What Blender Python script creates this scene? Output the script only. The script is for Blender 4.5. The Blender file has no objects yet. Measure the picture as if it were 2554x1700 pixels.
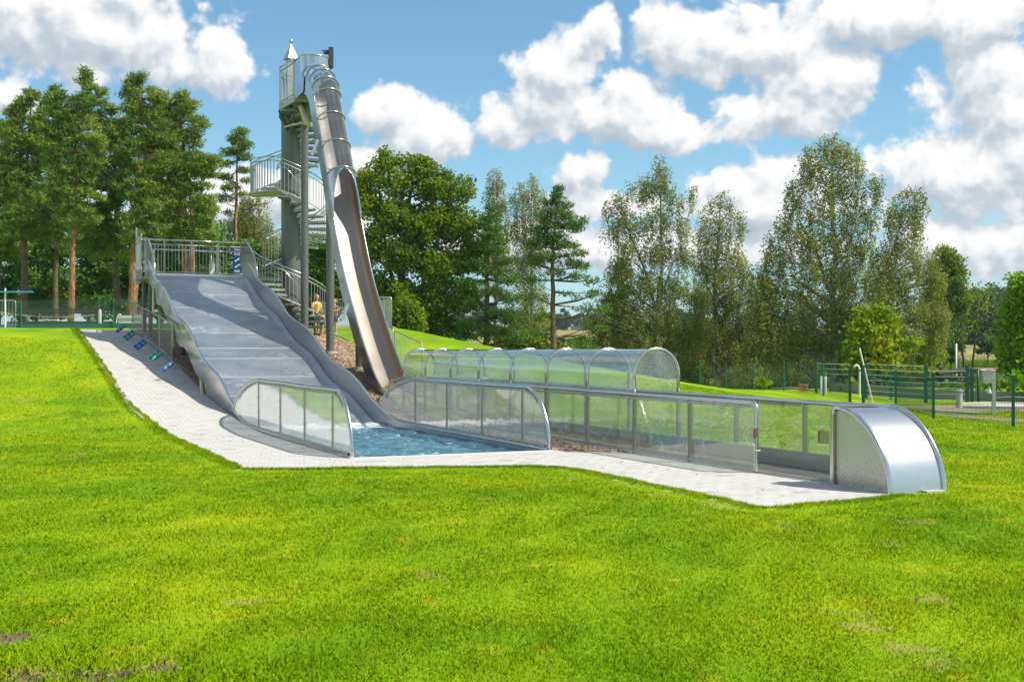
import bpy, math, random
import numpy as np
from mathutils import Vector, Matrix
R=math.radians; PI=math.pi
random.seed(7); rng=np.random.default_rng(11)
sc=bpy.context.scene
# ------------------------------------------------------------------ camera
CAMZ=1.75; FPX=2900.0; W0,H0=2554.0,1700.0; HOR=873.0
cam=bpy.data.cameras.new('camera'); camo=bpy.data.objects.new('camera',cam); sc.collection.objects.link(camo)
camo.location=(0,0,CAMZ); camo.rotation_euler=(R(90),0,0)
cam.sensor_width=36; cam.lens=FPX/W0*36; cam.shift_y=(HOR-H0/2)/W0; cam.clip_end=6000; cam.clip_start=0.1
sc.camera=camo
# ------------------------------------------------------------------ view, sun, sky
vs=sc.view_settings; vs.view_transform='Standard'; vs.look='None'; vs.gamma=1; vs.exposure=0.5; vs.use_curve_mapping=False
SUND=Vector((0.76,-0.20,1.0)).normalized()          # towards the sun
sun=bpy.data.lights.new('sun','SUN'); sun.energy=4.3; sun.angle=R(0.5); sun.color=(1.0,0.94,0.82)
suno=bpy.data.objects.new('sun',sun); sc.collection.objects.link(suno)
suno.rotation_euler=SUND.to_track_quat('Z','Y').to_euler(); suno.location=(30,-10,40)
world=bpy.data.worlds.new('World'); sc.world=world; world.use_nodes=True
wt=world.node_tree; wt.nodes.clear()
class NT:
    def __init__(s,t): s.t=t
    def n(s,ty,ins=None,**kw):
        nd=s.t.nodes.new(ty)
        for k,v in kw.items(): setattr(nd,k,v)
        if ins:
            for k,v in ins.items():
                sk=nd.inputs[k]
                if isinstance(v,bpy.types.NodeSocket): s.t.links.new(v,sk)
                else: sk.default_value=v
        return nd
    def m(s,op,a,b=0.0,c=0.0,clamp=False):
        nd=s.t.nodes.new('ShaderNodeMath'); nd.operation=op; nd.use_clamp=clamp
        for i,v in enumerate((a,b,c)):
            if isinstance(v,bpy.types.NodeSocket): s.t.links.new(v,nd.inputs[i])
            else: nd.inputs[i].default_value=v
        return nd.outputs[0]
    def mix(s,f,a,b,bt='MIX'):
        nd=s.t.nodes.new('ShaderNodeMix'); nd.data_type='RGBA'; nd.blend_type=bt
        for i,v in ((0,f),(6,a),(7,b)):
            if isinstance(v,bpy.types.NodeSocket): s.t.links.new(v,nd.inputs[i])
            else: nd.inputs[i].default_value=v if i==0 else (tuple(v)+(1,))[:4]
        return nd.outputs[2]
    def ramp(s,f,stops,interp='LINEAR'):
        nd=s.t.nodes.new('ShaderNodeValToRGB'); cr=nd.color_ramp; cr.interpolation=interp
        while len(cr.elements)<len(stops): cr.elements.new(0.5)
        for e,(p,c) in zip(cr.elements,stops):
            e.position=p; e.color=(tuple(c)+(1,))[:4] if not isinstance(c,(int,float)) else (c,c,c,1)
        s.t.links.new(f,nd.inputs[0]); return nd.outputs[0]
    def noise(s,vec,scale,detail=4,rough=.5,dist=0.0):
        nd=s.n('ShaderNodeTexNoise',{'Scale':scale,'Detail':detail,'Roughness':rough,'Distortion':dist})
        if vec is not None: s.t.links.new(vec,nd.inputs['Vector'])
        return nd
    def link(s,a,b): s.t.links.new(a,b)
def smooth(T,x,a,b):
    nd=T.n('ShaderNodeMapRange',{'Value':x,'From Min':a,'From Max':b,'To Min':0.0,'To Max':1.0},interpolation_type='SMOOTHSTEP',clamp=True)
    return nd.outputs[0]
def build_world():
    T=NT(wt)
    sky=T.n('ShaderNodeTexSky',sky_type='NISHITA',sun_disc=False,sun_elevation=math.asin(SUND.z),sun_rotation=math.atan2(SUND.x,SUND.y),altitude=300,air_density=1.0,dust_density=0.6,ozone_density=1.6)
    tc=T.n('ShaderNodeTexCoord'); sep=T.n('ShaderNodeSeparateXYZ',{0:tc.outputs['Generated']})
    x,y,z=sep.outputs
    az=T.m('ARCTAN2',x,y); el=T.m('ARCSINE',z)
    # density field group: cloud banks placed by azimuth / elevation
    banks=[(215,72,265,92),(450,160,115,48),(18,235,65,42),
           (888,262,62,44),(975,318,100,62),(850,372,46,26),
           (1350,95,72,56),(1290,165,95,64),(1310,250,150,62),(1430,245,130,64),(1530,302,105,36),(1180,290,84,40),
           (1740,100,210,96),(1850,165,165,90),(1790,245,130,62),(2130,40,320,62),
           (2260,235,130,110),(2310,400,210,130),(2290,550,220,64),(2130,400,70,34),
           (1335,400,60,44),(1370,470,120,40),(1685,430,74,38),(1835,405,86,46),(1740,480,160,46),(1400,565,440,50),(560,470,380,56)]
    g=bpy.data.node_groups.new('cloud_banks','ShaderNodeTree')
    g.interface.new_socket('P',in_out='INPUT',socket_type='NodeSocketVector'); g.interface.new_socket('D',in_out='OUTPUT',socket_type='NodeSocketFloat'); g.interface.new_socket('B',in_out='OUTPUT',socket_type='NodeSocketFloat'); g.interface.new_socket('N',in_out='OUTPUT',socket_type='NodeSocketFloat')
    G=NT(g); gi=G.n('NodeGroupInput'); go=G.n('NodeGroupOutput')
    nz=G.noise(gi.outputs[0],12.0,8,.56,.3)
    nb=G.noise(gi.outputs[0],46.0,6,.62,.2)
    wp=G.n('ShaderNodeVectorMath',{0:G.n('ShaderNodeVectorMath',{0:nz.outputs['Color'],3:.05},operation='SCALE').outputs[0],1:gi.outputs[0]},operation='ADD').outputs[0]
    vo=G.n('ShaderNodeTexVoronoi',{'Vector':wp,'Scale':24.0,'Detail':2.5,'Roughness':.6,'Smoothness':.35},voronoi_dimensions='2D',feature='SMOOTH_F1'); puff=G.m('SUBTRACT',.5,vo.outputs['Distance'])
    P=gi.outputs[0]; cur=None
    for cx,cy,rx,ry in banks:
        X=(cx*1.084-1277)/FPX; Y=(HOR-cy*1.084)/FPX; a=math.atan(X); e=math.atan(Y*math.cos(a))
        mp=G.n('ShaderNodeMapping',{'Vector':P,'Location':(-a*FPX/(rx*1.28),-e*FPX/(ry*1.30),0),'Scale':(FPX/(rx*1.28),FPX/(ry*1.30),0)})
        ln=G.n('ShaderNodeVectorMath',{0:mp.outputs[0]},operation='LENGTH').outputs['Value']
        cur=ln if cur is None else G.m('SMOOTH_MIN',cur,ln,.14)
    # beyond the frame: scattered cumulus from noise alone
    ng=G.noise(P,3.2,2,.5)
    far=G.m('MULTIPLY_ADD',ng.outputs['Fac'],-5.0,3.6)
    sp=G.n('ShaderNodeSeparateXYZ',{0:P})
    out=G.m('MAXIMUM',smooth(G,G.m('ABSOLUTE',sp.outputs[0]),.46,.62),smooth(G,sp.outputs[1],.33,.45))
    cur=G.m('ADD',G.m('MULTIPLY',cur,G.m('SUBTRACT',1.0,out)),G.m('MULTIPLY',far,out))
    d=G.m('SUBTRACT',1.32,cur); G.link(d,go.inputs[1]); G.link(G.m('ADD',nz.outputs['Fac'],G.m('MULTIPLY_ADD',puff,.30,G.m('MULTIPLY',nb.outputs['Fac'],.35))),go.inputs[2])
    d=G.m('ADD',d,G.m('MULTIPLY_ADD',nz.outputs['Fac'],2.2,-1.08)); d=G.m('ADD',d,G.m('MULTIPLY_ADD',nb.outputs['Fac'],.7,-.35)); d=G.m('MULTIPLY_ADD',puff,.55,d)
    G.link(d,go.inputs[0])
    p=T.n('ShaderNodeCombineXYZ',{0:az,1:el}).outputs[0]
    def field(off):
        q=T.n('ShaderNodeVectorMath',{0:p,1:off},operation='ADD').outputs[0]
        nd=T.n('ShaderNodeGroup',node_tree=g); T.link(q,nd.inputs[0]); return nd.outputs
    f0=field((0,0,0)); f1=field((.006,.016,0)); d0=f0[0]
    mask=smooth(T,d0,-.06,.34)
    lit=T.m('MULTIPLY_ADD',T.m('SUBTRACT',f0[1],f1[1]),.62,.54)
    lit=T.m('MULTIPLY_ADD',T.m('SUBTRACT',f0[2],f1[2]),1.6,lit)
    lit=T.m('MULTIPLY_ADD',smooth(T,d0,.6,1.7),-.12,lit,clamp=True)
    cc=T.ramp(lit,[(0,(.34,.39,.44)),(.33,(.43,.475,.52)),(.60,(.62,.635,.65)),(.9,(.76,.755,.745))])
    # thin haze towards the horizon, whitish like the photograph's summer air
    hz=T.m('POWER',T.m('SUBTRACT',1.0,T.m('MAXIMUM',el,0.0),clamp=True),9.0)
    bsky=T.n('ShaderNodeVectorMath',{0:sky.outputs[0],3:0.105},operation='SCALE').outputs[0]
    bsky=T.mix(1.0,bsky,(.71,1.01,1.04),'MULTIPLY')
    bsky=T.mix(T.m('MULTIPLY',hz,.5),bsky,(.42,.56,.64))
    up=smooth(T,el,-.02,.0)
    col=T.mix(T.m('MULTIPLY',mask,up),bsky,cc)
    bg=T.n('ShaderNodeBackground',{'Color':col,'Strength':1.0})
    o=T.n('ShaderNodeOutputWorld'); T.link(bg.outputs[0],o.inputs[0])
build_world()
world.cycles.sampling_method='MANUAL'; world.cycles.sample_map_resolution=512
cy=sc.cycles; cy.use_denoising=True; cy.max_bounces=8; cy.diffuse_bounces=3; cy.glossy_bounces=4; cy.transmission_bounces=6; cy.transparent_max_bounces=40; cy.volume_bounces=0
cy.use_adaptive_sampling=True; cy.adaptive_threshold=0.02; cy.caustics_reflective=False; cy.caustics_refractive=False
try: cy.denoiser='OPENIMAGEDENOISE'
except Exception: pass
# ------------------------------------------------------------------ frames of reference
ux,uy=-1335/3192.5,2900/3192.5; vx,vy=uy,-ux
O_=( -2.641, 18.888)
def S(u,v,z=0.0): return (O_[0]+ux*u+vx*v, O_[1]+uy*u+vy*v, z)
def uv_of(X,Y): a=X-O_[0]; b=Y-O_[1]; return a*ux+b*uy, a*vx+b*vy
def at(px,py,d): return ((px-W0/2)/FPX*d, d, CAMZ+(HOR-py)/FPX*d)
YAW=math.atan2(uy,ux)      # direction of +u in the world
# ------------------------------------------------------------------ terrain height
GP=np.array([(-20,0),(5,0),(8,.1),(11,.33),(14.5,.72),(18,1.22),(21,1.65),(25,2.15),(28,2.5),(34,2.68),(60,2.75)])
DIG=np.array([(8,-.3),(9.5,-.1),(10.9,.31),(12.3,.63),(14.1,1.08),(15.75,1.63),(18.3,2.29),(25,4.45)])
def gp(u): return np.interp(u,GP[:,0],GP[:,1])
_c=[]
for u in (-12,-6,0,4,8,11,14.5,18,21,25,28,33,40):
    for v in (-14,-7,-2,1.5): _c.append((*S(u,v)[:2],float(gp(u))))
for u,z in ((-12,0),(-6,0),(0,0),(4,0),(8,.08),(11,.36),(13,.66),(15.45,1.1),(18.7,1.68),(21.5,2.15),(24.6,2.45),(28,2.6)): _c.append((*S(u,5)[:2],z))
for u,z in ((15.7,.80),(17.9,1.2),(21.9,1.86),(25,2.3)): _c.append((*S(u,7.2)[:2],z))
for px,py,d in ((980,818,45),(1031,842,44.5),(1087,849,44),(1180,866,43),(1400,914,41),(1587,941,40),(1694,957,40),(1808,968,45),(2000,993,42)): _c.append(at(px,py,d))
for px,py,d in ((980,830,52),(1100,872,52),(1300,915,52),(1500,950,54),(1600,966,54)): _c.append(at(px,py,d))
for X,Y in ((6,20),(6,26),(8,30),(9,15),(12,22),(12,32),(10,40),(16,28),(20,40),(18,50),(5,8),(-5,6),(0,3),(-3,12),(4,13),(-9,10),(9,6),(15,10),(-16,8),(12,50),(24,56),(3,24),(2,28)): _c.append((X,Y,0))
for X,Y,z in ((-16,50,2.7),(-10,52,2.75),(-22,48,2.6),(-30,45,2.5),(-14,64,2.6),(-25,66,2.6),(-5,56,2.4),(-2,62,1.4),(-25,30,1.1),(-22,20,.3),(-30,10,0)): _c.append((X,Y,z))
_c=np.array(_c)
def _tps(r2): return np.where(r2>0,r2*np.log(np.maximum(r2,1e-9)),0)*.5
def _fit():
    n=len(_c); x=_c[:,0]/40; y=_c[:,1]/40
    A=_tps((x[:,None]-x)**2+(y[:,None]-y)**2)+np.eye(n)*2e-4
    Pm=np.c_[np.ones(n),x,y]; M=np.block([[A,Pm],[Pm.T,np.zeros((3,3))]])
    return np.linalg.solve(M,np.r_[_c[:,2],0,0,0])
_w=_fit()
def hz(X,Y):
    X=np.asarray(X,float); Y=np.asarray(Y,float); sh=X.shape; X=X.ravel(); Y=Y.ravel(); n=len(_c); out=np.empty(len(X))
    for i in range(0,len(X),20000):
        a=X[i:i+20000]/40; b=Y[i:i+20000]/40
        xc=np.clip(a,-.9,.75); yc=np.clip(b,0,1.75)
        r2=(xc[:,None]-_c[:,0]/40)**2+(yc[:,None]-_c[:,1]/40)**2
        out[i:i+20000]=_tps(r2)@_w[:n]+_w[n]+_w[n+1]*xc+_w[n+2]*yc
    u,v=uv_of(X,Y)
    # the paved path and pool surround follow a clean graded profile
    wgt=np.clip(1-(np.maximum(np.abs(v-1)-3.6,0))/2.5,0,1)*np.clip((32-u)/3,0,1); wgt=wgt*wgt*(3-2*wgt)
    side=np.clip((v-3.6)/1.4,0,1)*.35*np.clip((u-11)/4,0,1)
    out=out*(1-wgt)+(gp(u)+side)*wgt
    flat=np.clip((8.5-u)/3,0,1)*np.clip((30-Y)/8,0,1)
    out*=1-flat*(np.abs(out)<.4)
    # far land: falls to the lake on the right, then rises slowly
    lake=np.clip((X-2)/6,0,1)*np.clip((Y-58)/4,0,1)
    out=out*(1-lake)+(-1.0)*lake
    dig=(v>.16)&(v<3.54)&(u>8)&(u<25); out=np.where(dig,np.minimum(out,np.interp(u,DIG[:,0],DIG[:,1])-.45),out)
    back=np.clip((Y-112)/15,0,1); rise=np.interp(Y,[110,130,200,275,350,500,700,1500],[-1,.3,2.6,4.2,6.5,10,14.3,34])
    out=out*(1-back)+rise*back
    return out.reshape(sh)
def gz(X,Y): return float(hz(np.array([X]),np.array([Y]))[0])
def SG(u,v,dz=0.0):
    p=S(u,v); return (p[0],p[1],gz(p[0],p[1])+dz)
# ------------------------------------------------------------------ object helpers
COL=sc.collection; WLOC={}
class MB:
    def __init__(s): s.v=[]; s.f=[]
    def add(s,vs,fs):
        o=len(s.v); s.v+= [tuple(map(float,p)) for p in vs]; s.f+=[tuple(i+o for i in f) for f in fs]; return s
    def box(s,c,size,rz=0.0,M=None):
        x,y,z=[d/2 for d in size]; P=[(a*x,b*y,e*z) for e in (-1,1) for a,b in ((-1,-1),(1,-1),(1,1),(-1,1))]
        if M is None: M=Matrix.Rotation(rz,3,'Z')
        P=[Vector(c)+M@Vector(p) for p in P]
        return s.add(P,[(3,2,1,0),(4,5,6,7),(0,1,5,4),(1,2,6,5),(2,3,7,6),(3,0,4,7)])
    def bar(s,a,b,w,h,up=(0,0,1)):
        a=Vector(a); b=Vector(b); d=(b-a).normalized(); up=Vector(up); sd=d.cross(up)
        if sd.length<1e-4: sd=d.cross(Vector((0,1,0)))
        sd.normalize(); n=sd.cross(d).normalized(); P=[]
        for p in (a,b):
            for i,j in ((-1,-1),(1,-1),(1,1),(-1,1)): P.append(p+sd*(i*w/2)+n*(j*h/2))
        return s.add(P,[(3,2,1,0),(4,5,6,7),(0,1,5,4),(1,2,6,5),(2,3,7,6),(3,0,4,7)])
    def tube(s,pts,r,n=8,closed=False,caps=True):
        pts=[Vector(p) for p in pts]; m=len(pts); rr=r if hasattr(r,'__len__') else [r]*m; prev=None; P=[]
        for i,p in enumerate(pts):
            if closed: t=(pts[(i+1)%m]-pts[i-1])
            else: t=(pts[min(i+1,m-1)]-pts[max(i-1,0)])
            t.normalize()
            if prev is None:
                a=Vector((0,0,1)) if abs(t.z)<.9 else Vector((1,0,0)); nrm=t.cross(a).normalized()
            else: nrm=(prev-t*prev.dot(t)).normalized()
            prev=nrm; b=t.cross(nrm)
            for k in range(n): P.append(p+(nrm*math.cos(2*PI*k/n)+b*math.sin(2*PI*k/n))*rr[i])
        F=[]
        for i in range(m if closed else m-1):
            j=(i+1)%m
            for k in range(n): F.append((i*n+k,i*n+(k+1)%n,j*n+(k+1)%n,j*n+k))
        if caps and not closed: F.append(tuple(range(n-1,-1,-1))); F.append(tuple((m-1)*n+k for k in range(n)))
        return s.add(P,F)
    def lathe(s,c,prof,n=20):
        P=[];F=[];c=Vector(c)
        for r,z in prof:
            for k in range(n): P.append((c.x+r*math.cos(2*PI*k/n),c.y+r*math.sin(2*PI*k/n),c.z+z))
        for i in range(len(prof)-1):
            for k in range(n): F.append((i*n+k,i*n+(k+1)%n,(i+1)*n+(k+1)%n,(i+1)*n+k))
        F.append(tuple(range(n-1,-1,-1))); F.append(tuple((len(prof)-1)*n+k for k in range(n)))
        return s.add(P,F)
    def sheet(s,A,B,th=0.0,off=(0,0,0)):
        """ruled strip between polylines A and B; th>0 gives it thickness along off"""
        n=len(A); 
        if th==0: return s.add(list(A)+list(B),[(i,i+1,n+i+1,n+i) for i in range(n-1)])
        o=Vector(off).normalized()*th; A2=[Vector(a)+o for a in A]; B2=[Vector(b)+o for b in B]
        P=list(A)+list(B)+A2+B2; F=[]
        for i in range(n-1):
            F+=[(i,i+1,n+i+1,n+i),(2*n+i,3*n+i,3*n+i+1,2*n+i+1),(i,2*n+i,2*n+i+1,i+1),(n+i,n+i+1,3*n+i+1,3*n+i)]
        F+=[(0,n,3*n,2*n),(n-1,3*n-1,4*n-1,2*n-1)]
        return s.add(P,F)
    def poly(s,pts,th,off):
        n=len(pts); o=Vector(off).normalized()*th; P=list(pts)+[Vector(p)+o for p in pts]
        return s.add(P,[tuple(range(n)),tuple(range(2*n-1,n-1,-1))]+[(i,n+i,n+(i+1)%n,(i+1)%n) for i in range(n)])
def tag(o,label=None,cat=None,group=None,kind=None):
    if label: o['label']=label
    if cat: o['category']=cat
    if group: o['group']=group
    if kind: o['kind']=kind
    return o
def thing(name,label,cat,loc=(0,0,0),group=None,rz=0.0):
    o=bpy.data.objects.new(name,None); COL.objects.link(o); o.location=loc; o.rotation_euler=(0,0,rz); o.empty_display_size=.3
    WLOC[o.name]=Vector(loc); return tag(o,label,cat,group)
def obj(name,mb,mat,parent=None,smooth=False,ang=None,local=False):
    """mb in world coordinates (or the parent's frame with local=True)"""
    V=mb.v
    if local: c=Vector((0,0,0)); pl=Vector((0,0,0))
    else:
        a=np.array(V); c=Vector(((a.min(0)+a.max(0))/2).tolist()); pl=WLOC[parent.name] if parent else Vector((0,0,0))
    me=bpy.data.meshes.new(name); me.from_pydata([(p[0]-c.x,p[1]-c.y,p[2]-c.z) for p in V],[],mb.f)
    me.materials.append(mat)
    if smooth:
        me.polygons.foreach_set('use_smooth',[True]*len(me.polygons))
        if ang: me.set_sharp_from_angle(angle=R(ang))
    me.update()
    o=bpy.data.objects.new(name,me); COL.objects.link(o); o.parent=parent; o.location=c-pl
    if not local: WLOC[o.name]=c
    return o
def npmesh(name,V,F,mat,parent=None,smooth=False):
    me=bpy.data.meshes.new(name); V=np.ascontiguousarray(V,np.float32); F=np.ascontiguousarray(F,np.int32); k=F.shape[1]
    me.vertices.add(len(V)); me.vertices.foreach_set('co',V.ravel()); me.loops.add(F.size); me.loops.foreach_set('vertex_index',F.ravel())
    me.polygons.add(len(F)); me.polygons.foreach_set('loop_start',np.arange(0,F.size,k,dtype=np.int32))
    try: me.polygons.foreach_set('loop_total',np.full(len(F),k,np.int32))
    except Exception: pass
    me.polygons.foreach_set('use_smooth',np.full(len(F),smooth))
    me.update(calc_edges=True); me.materials.append(mat)
    o=bpy.data.objects.new(name,me); COL.objects.link(o); o.parent=parent; return o
def copyo(o,parent,loc=None,rz=None,label=None):
    c=o.copy(); COL.objects.link(c); c.parent=parent
    if loc is not None: c.location=loc
    if rz is not None: c.rotation_euler=(0,0,rz)
    if label: c['label']=label
    return c
def copy_tree(o,parent=None,deep=True):
    c=o.copy(); COL.objects.link(c); c.parent=parent
    for ch in o.children: copy_tree(ch,c)
    return c
# ------------------------------------------------------------------ materials
def mat(name,fn):
    m=bpy.data.materials.new(name); m.use_nodes=True; m.node_tree.nodes.clear(); T=NT(m.node_tree)
    sh=fn(T); o=T.n('ShaderNodeOutputMaterial')
    if isinstance(sh,tuple): T.link(sh[0],o.inputs[0]); T.link(sh[1],o.inputs[2])
    else: T.link(sh,o.inputs[0])
    return m
def pbr(T,col,rough=.5,metal=0.0,bump=None,bs=.2,bd=.01,spec=None,**kw):
    ins={'Base Color':col if isinstance(col,bpy.types.NodeSocket) else (tuple(col)+(1,))[:4],'Roughness':rough,'Metallic':metal}
    if spec is not None: ins['Specular IOR Level']=spec
    ins.update(kw)
    if bump is not None:
        b=T.n('ShaderNodeBump',{'Strength':bs,'Distance':bd,'Height':bump}); ins['Normal']=b.outputs[0]
    return T.n('ShaderNodeBsdfPrincipled',ins).outputs[0]
def pos(T): return T.n('ShaderNodeNewGeometry').outputs['Position']
def objc(T): return T.n('ShaderNodeTexCoord').outputs['Object']
def scaled(T,v,s): return T.n('ShaderNodeMapping',{'Vector':v,'Scale':s}).outputs[0]
def steel(base=(.62,.63,.64),r0=.22,r1=.4,tint=None,bs=.08,dirt=.25):
    def f(T):
        p=pos(T); n1=T.noise(p,1.3,5,.6).outputs['Fac']; n2=T.noise(scaled(T,p,(3,3,60)),3,3,.6).outputs['Fac']; n3=T.noise(p,14,4,.65).outputs['Fac']
        c=T.mix(T.m('MULTIPLY',smooth(T,n3,.5,.75),dirt*.4),base,tuple(.62*x for x in base))
        c=T.mix(T.m('MULTIPLY',smooth(T,n1,.45,.7),.35),c,tint or tuple(min(1,1.1*x) for x in base))
        r=T.n('ShaderNodeMapRange',{'Value':T.m('ADD',T.m('MULTIPLY',n1,.6),T.m('MULTIPLY',n2,.4)),'From Min':.35,'From Max':.65,'To Min':r0,'To Max':r1}).outputs[0]
        return pbr(T,c,r,1.0,n1,bs,.02)
    return f
M_STEEL=mat('brushed stainless steel',steel((.54,.55,.55),.10,.24,bs=.02))
M_RAIL=mat('polished stainless tube',steel((.56,.56,.55),.16,.26,dirt=.05,bs=.0))
M_POST=mat('dull steel post',steel((.37,.36,.33),.25,.42,dirt=.25,bs=.03))

def _bed(T):
    p=objc(T); pw=pos(T)
    # streaks of foam and shallow ripples of the water film running down the bed
    n1=T.noise(scaled(T,pw,(1,1,1)),.9,4,.6); n2=T.noise(pw,7.5,6,.62,1.2); w=T.noise(pw,3.2,8,.6,1.0).outputs['Fac']
    ridge=T.m('SUBTRACT',1.0,T.m('MULTIPLY',T.m('ABSOLUTE',T.m('SUBTRACT',w,.5)),55.0),clamp=True)
    patch=smooth(T,n1.outputs['Fac'],.50,.68); foam=T.m('MULTIPLY',T.m('MULTIPLY',ridge,patch),smooth(T,n2.outputs['Fac'],.38,.52))
    spk=smooth(T,T.noise(pw,26,3,.7).outputs['Fac'],.68,.76); foam=T.m('MAXIMUM',T.m('MULTIPLY',foam,.85),T.m('MULTIPLY',spk,T.m('MULTIPLY',patch,.15)))
    c=T.mix(smooth(T,T.noise(pw,1.6,4).outputs['Fac'],.3,.7),(.30,.335,.37),(.40,.43,.465)); 
    rip=T.noise(scaled(T,pw,(3.0,3.0,9.0)),5.0,5,.6,.6).outputs['Fac']
    b=T.n('ShaderNodeBump',{'Strength':.4,'Distance':.03,'Height':rip}).outputs[0]
    st=T.n('ShaderNodeBsdfPrincipled',{'Base Color':c,'Metallic':.7,'Roughness':.4,'Normal':b,'Coat Weight':.25,'Coat Roughness':.15}).outputs[0]
    fo=T.n('ShaderNodeBsdfPrincipled',{'Base Color':(.85,.88,.9,1),'Roughness':.6}).outputs[0]
    return T.n('ShaderNodeMixShader',{0:foam,1:st,2:fo}).outputs[0]
M_BED=mat('wet steel slide bed',_bed)
M_TROUGH=mat('worn steel trough',steel((.33,.29,.25),.46,.64,(.39,.345,.30),.12,.5))
M_WALL=mat('blue grey side wall steel',steel((.36,.385,.41),.25,.40,bs=.05,dirt=.1))
def _galv(T):
    p=pos(T); n=T.noise(p,18,4,.6).outputs['Fac']; c=T.mix(n,(.36,.375,.365),(.48,.49,.465)); return pbr(T,c,.48,.6,n,.1,.005)
M_GALV=mat('galvanised steel',_galv)
def _colm(T):
    p=pos(T); n=T.noise(p,2.2,5,.6).outputs['Fac']; c=T.mix(n,(.12,.125,.115),(.17,.178,.165)); return pbr(T,c,.42,.25,n,.05,.01)
M_COLM=mat('grey painted column steel',_colm)
def glass(tint,haze,hazecol=(.85,.88,.88),rough=.04,scr=.5):
    def f(T):
        p=pos(T)
        wob=T.noise(p,1.7,3,.6,.6).outputs['Fac']
        b=T.n('ShaderNodeBump',{'Strength':.12,'Distance':.03,'Height':wob}).outputs[0]
        fr=T.m('MULTIPLY_ADD',T.m('POWER',T.n('ShaderNodeLayerWeight',{'Blend':.5}).outputs['Facing'],5.0),.96,.04); fr=T.m('DIVIDE',T.m('MULTIPLY',fr,2.0),T.m('ADD',fr,1.0))
        tr=T.n('ShaderNodeBsdfTransparent',{'Color':tuple(tint)+(1,)}).outputs[0]
        gl=T.n('ShaderNodeBsdfGlossy',{'Color':(1,1,1,1),'Roughness':rough,'Normal':b}).outputs[0]
        di=T.n('ShaderNodeBsdfDiffuse',{'Color':tuple(hazecol)+(1,)}).outputs[0]; tl=T.n('ShaderNodeBsdfTranslucent',{'Color':tuple(hazecol)+(1,)}).outputs[0]
        hz_=T.n('ShaderNodeMixShader',{0:.5,1:di,2:tl}).outputs[0]
        # scratches and dried water marks on the plastic
        w=T.noise(scaled(T,p,(1,1,1.6)),.9,5,.55,.8).outputs['Fac']; line=T.m('SUBTRACT',1.0,T.m('MULTIPLY',T.m('ABSOLUTE',T.m('SUBTRACT',w,.52)),90.0),clamp=True)
        sm=smooth(T,T.noise(p,1.1,5,.6).outputs['Fac'],.35,.75)
        h=T.m('ADD',T.m('MULTIPLY_ADD',sm,haze*.8,haze*.6),T.m('MULTIPLY',line,scr*.25),clamp=True)
        a=T.n('ShaderNodeMixShader',{0:h,1:tr,2:hz_}).outputs[0]
        return T.n('ShaderNodeMixShader',{0:fr,1:a,2:gl}).outputs[0]
    return f
M_GLASS=mat('clear polycarbonate',glass((.93,.95,.90),.045))
M_GLASS_R=mat('hazy polycarbonate',glass((.91,.91,.90),.07,(.80,.76,.76)))
M_GLASS_WHITENED=mat('reflection whitened polycarbonate',glass((.90,.93,.93),.30,(.90,.92,.92),.06))  # plastic haze raised so its white stands in for bright reflections
M_CANOPY=mat('bluish canopy polycarbonate',glass((.80,.86,.90),.26,(.62,.70,.76)))
M_COVER=mat('clear tube cover',glass((.66,.68,.70),.16,(.50,.53,.56)))
def simple(name,c,rough=.5,metal=0.0,nz=.12,sc_=6.0,spec=None):
    def f(T):
        n=T.noise(pos(T),sc_,5,.6).outputs['Fac']; a=tuple(x*(1-nz) for x in c); b=tuple(min(1,x*(1+nz)) for x in c)
        return pbr(T,T.mix(n,a,b),rough,metal,n,.1,.004,spec)
    return mat(name,f)
M_WHITEP=simple('white plastic',(.75,.75,.72)); M_DARK=simple('dark grey metal',(.06,.065,.07),.45); M_BLUE=simple('blue sign print',(.012,.05,.17),.4)
M_SIGNW=simple('white print',(.8,.82,.85),.4,nz=.02); M_FOAMB=simple('blue foam tube',(.012,.13,.45),.55); M_FOAMG=simple('green foam tube',(.01,.32,.20),.55)
M_GTAPE=simple('grey tape band',(.35,.36,.36),.6); M_GREEN=simple('green fence paint',(.0,.16,.085),.4); M_DKGREEN=simple('dark green fence paint',(.005,.07,.045),.45)
M_WIRE=simple('green coated wire',(.01,.10,.06),.5); M_CONC=simple('pale concrete',(.48,.47,.44),.9,nz=.2,sc_=12); M_WOODD=simple('dark weathered timber',(.045,.035,.03),.8,nz=.4,sc_=9)
M_CHAINR=simple('faded red plastic chain',(.62,.25,.18),.5); M_ORANGE=simple('terracotta plastic',(.55,.16,.07),.6); M_YEL=simple('cream drain pipe',(.62,.55,.33),.5)
M_CYAN=simple('cyan painted rail',(.03,.32,.50),.45); M_RED=simple('dusty red deck',(.42,.17,.14),.8); M_ROOF=simple('brown roof tiles',(.16,.10,.085),.8,nz=.25)
M_HWALL=simple('white render',(.72,.71,.68),.9,nz=.05); M_WIN=simple('dark window glass',(.03,.035,.04),.15); M_BLACK=simple('black rubber',(.02,.02,.02),.6); M_GRNL=simple('green light glass',(.02,.5,.3),.3)
M_TARP=simple('green fabric screen',(.03,.22,.16),.8)
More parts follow.
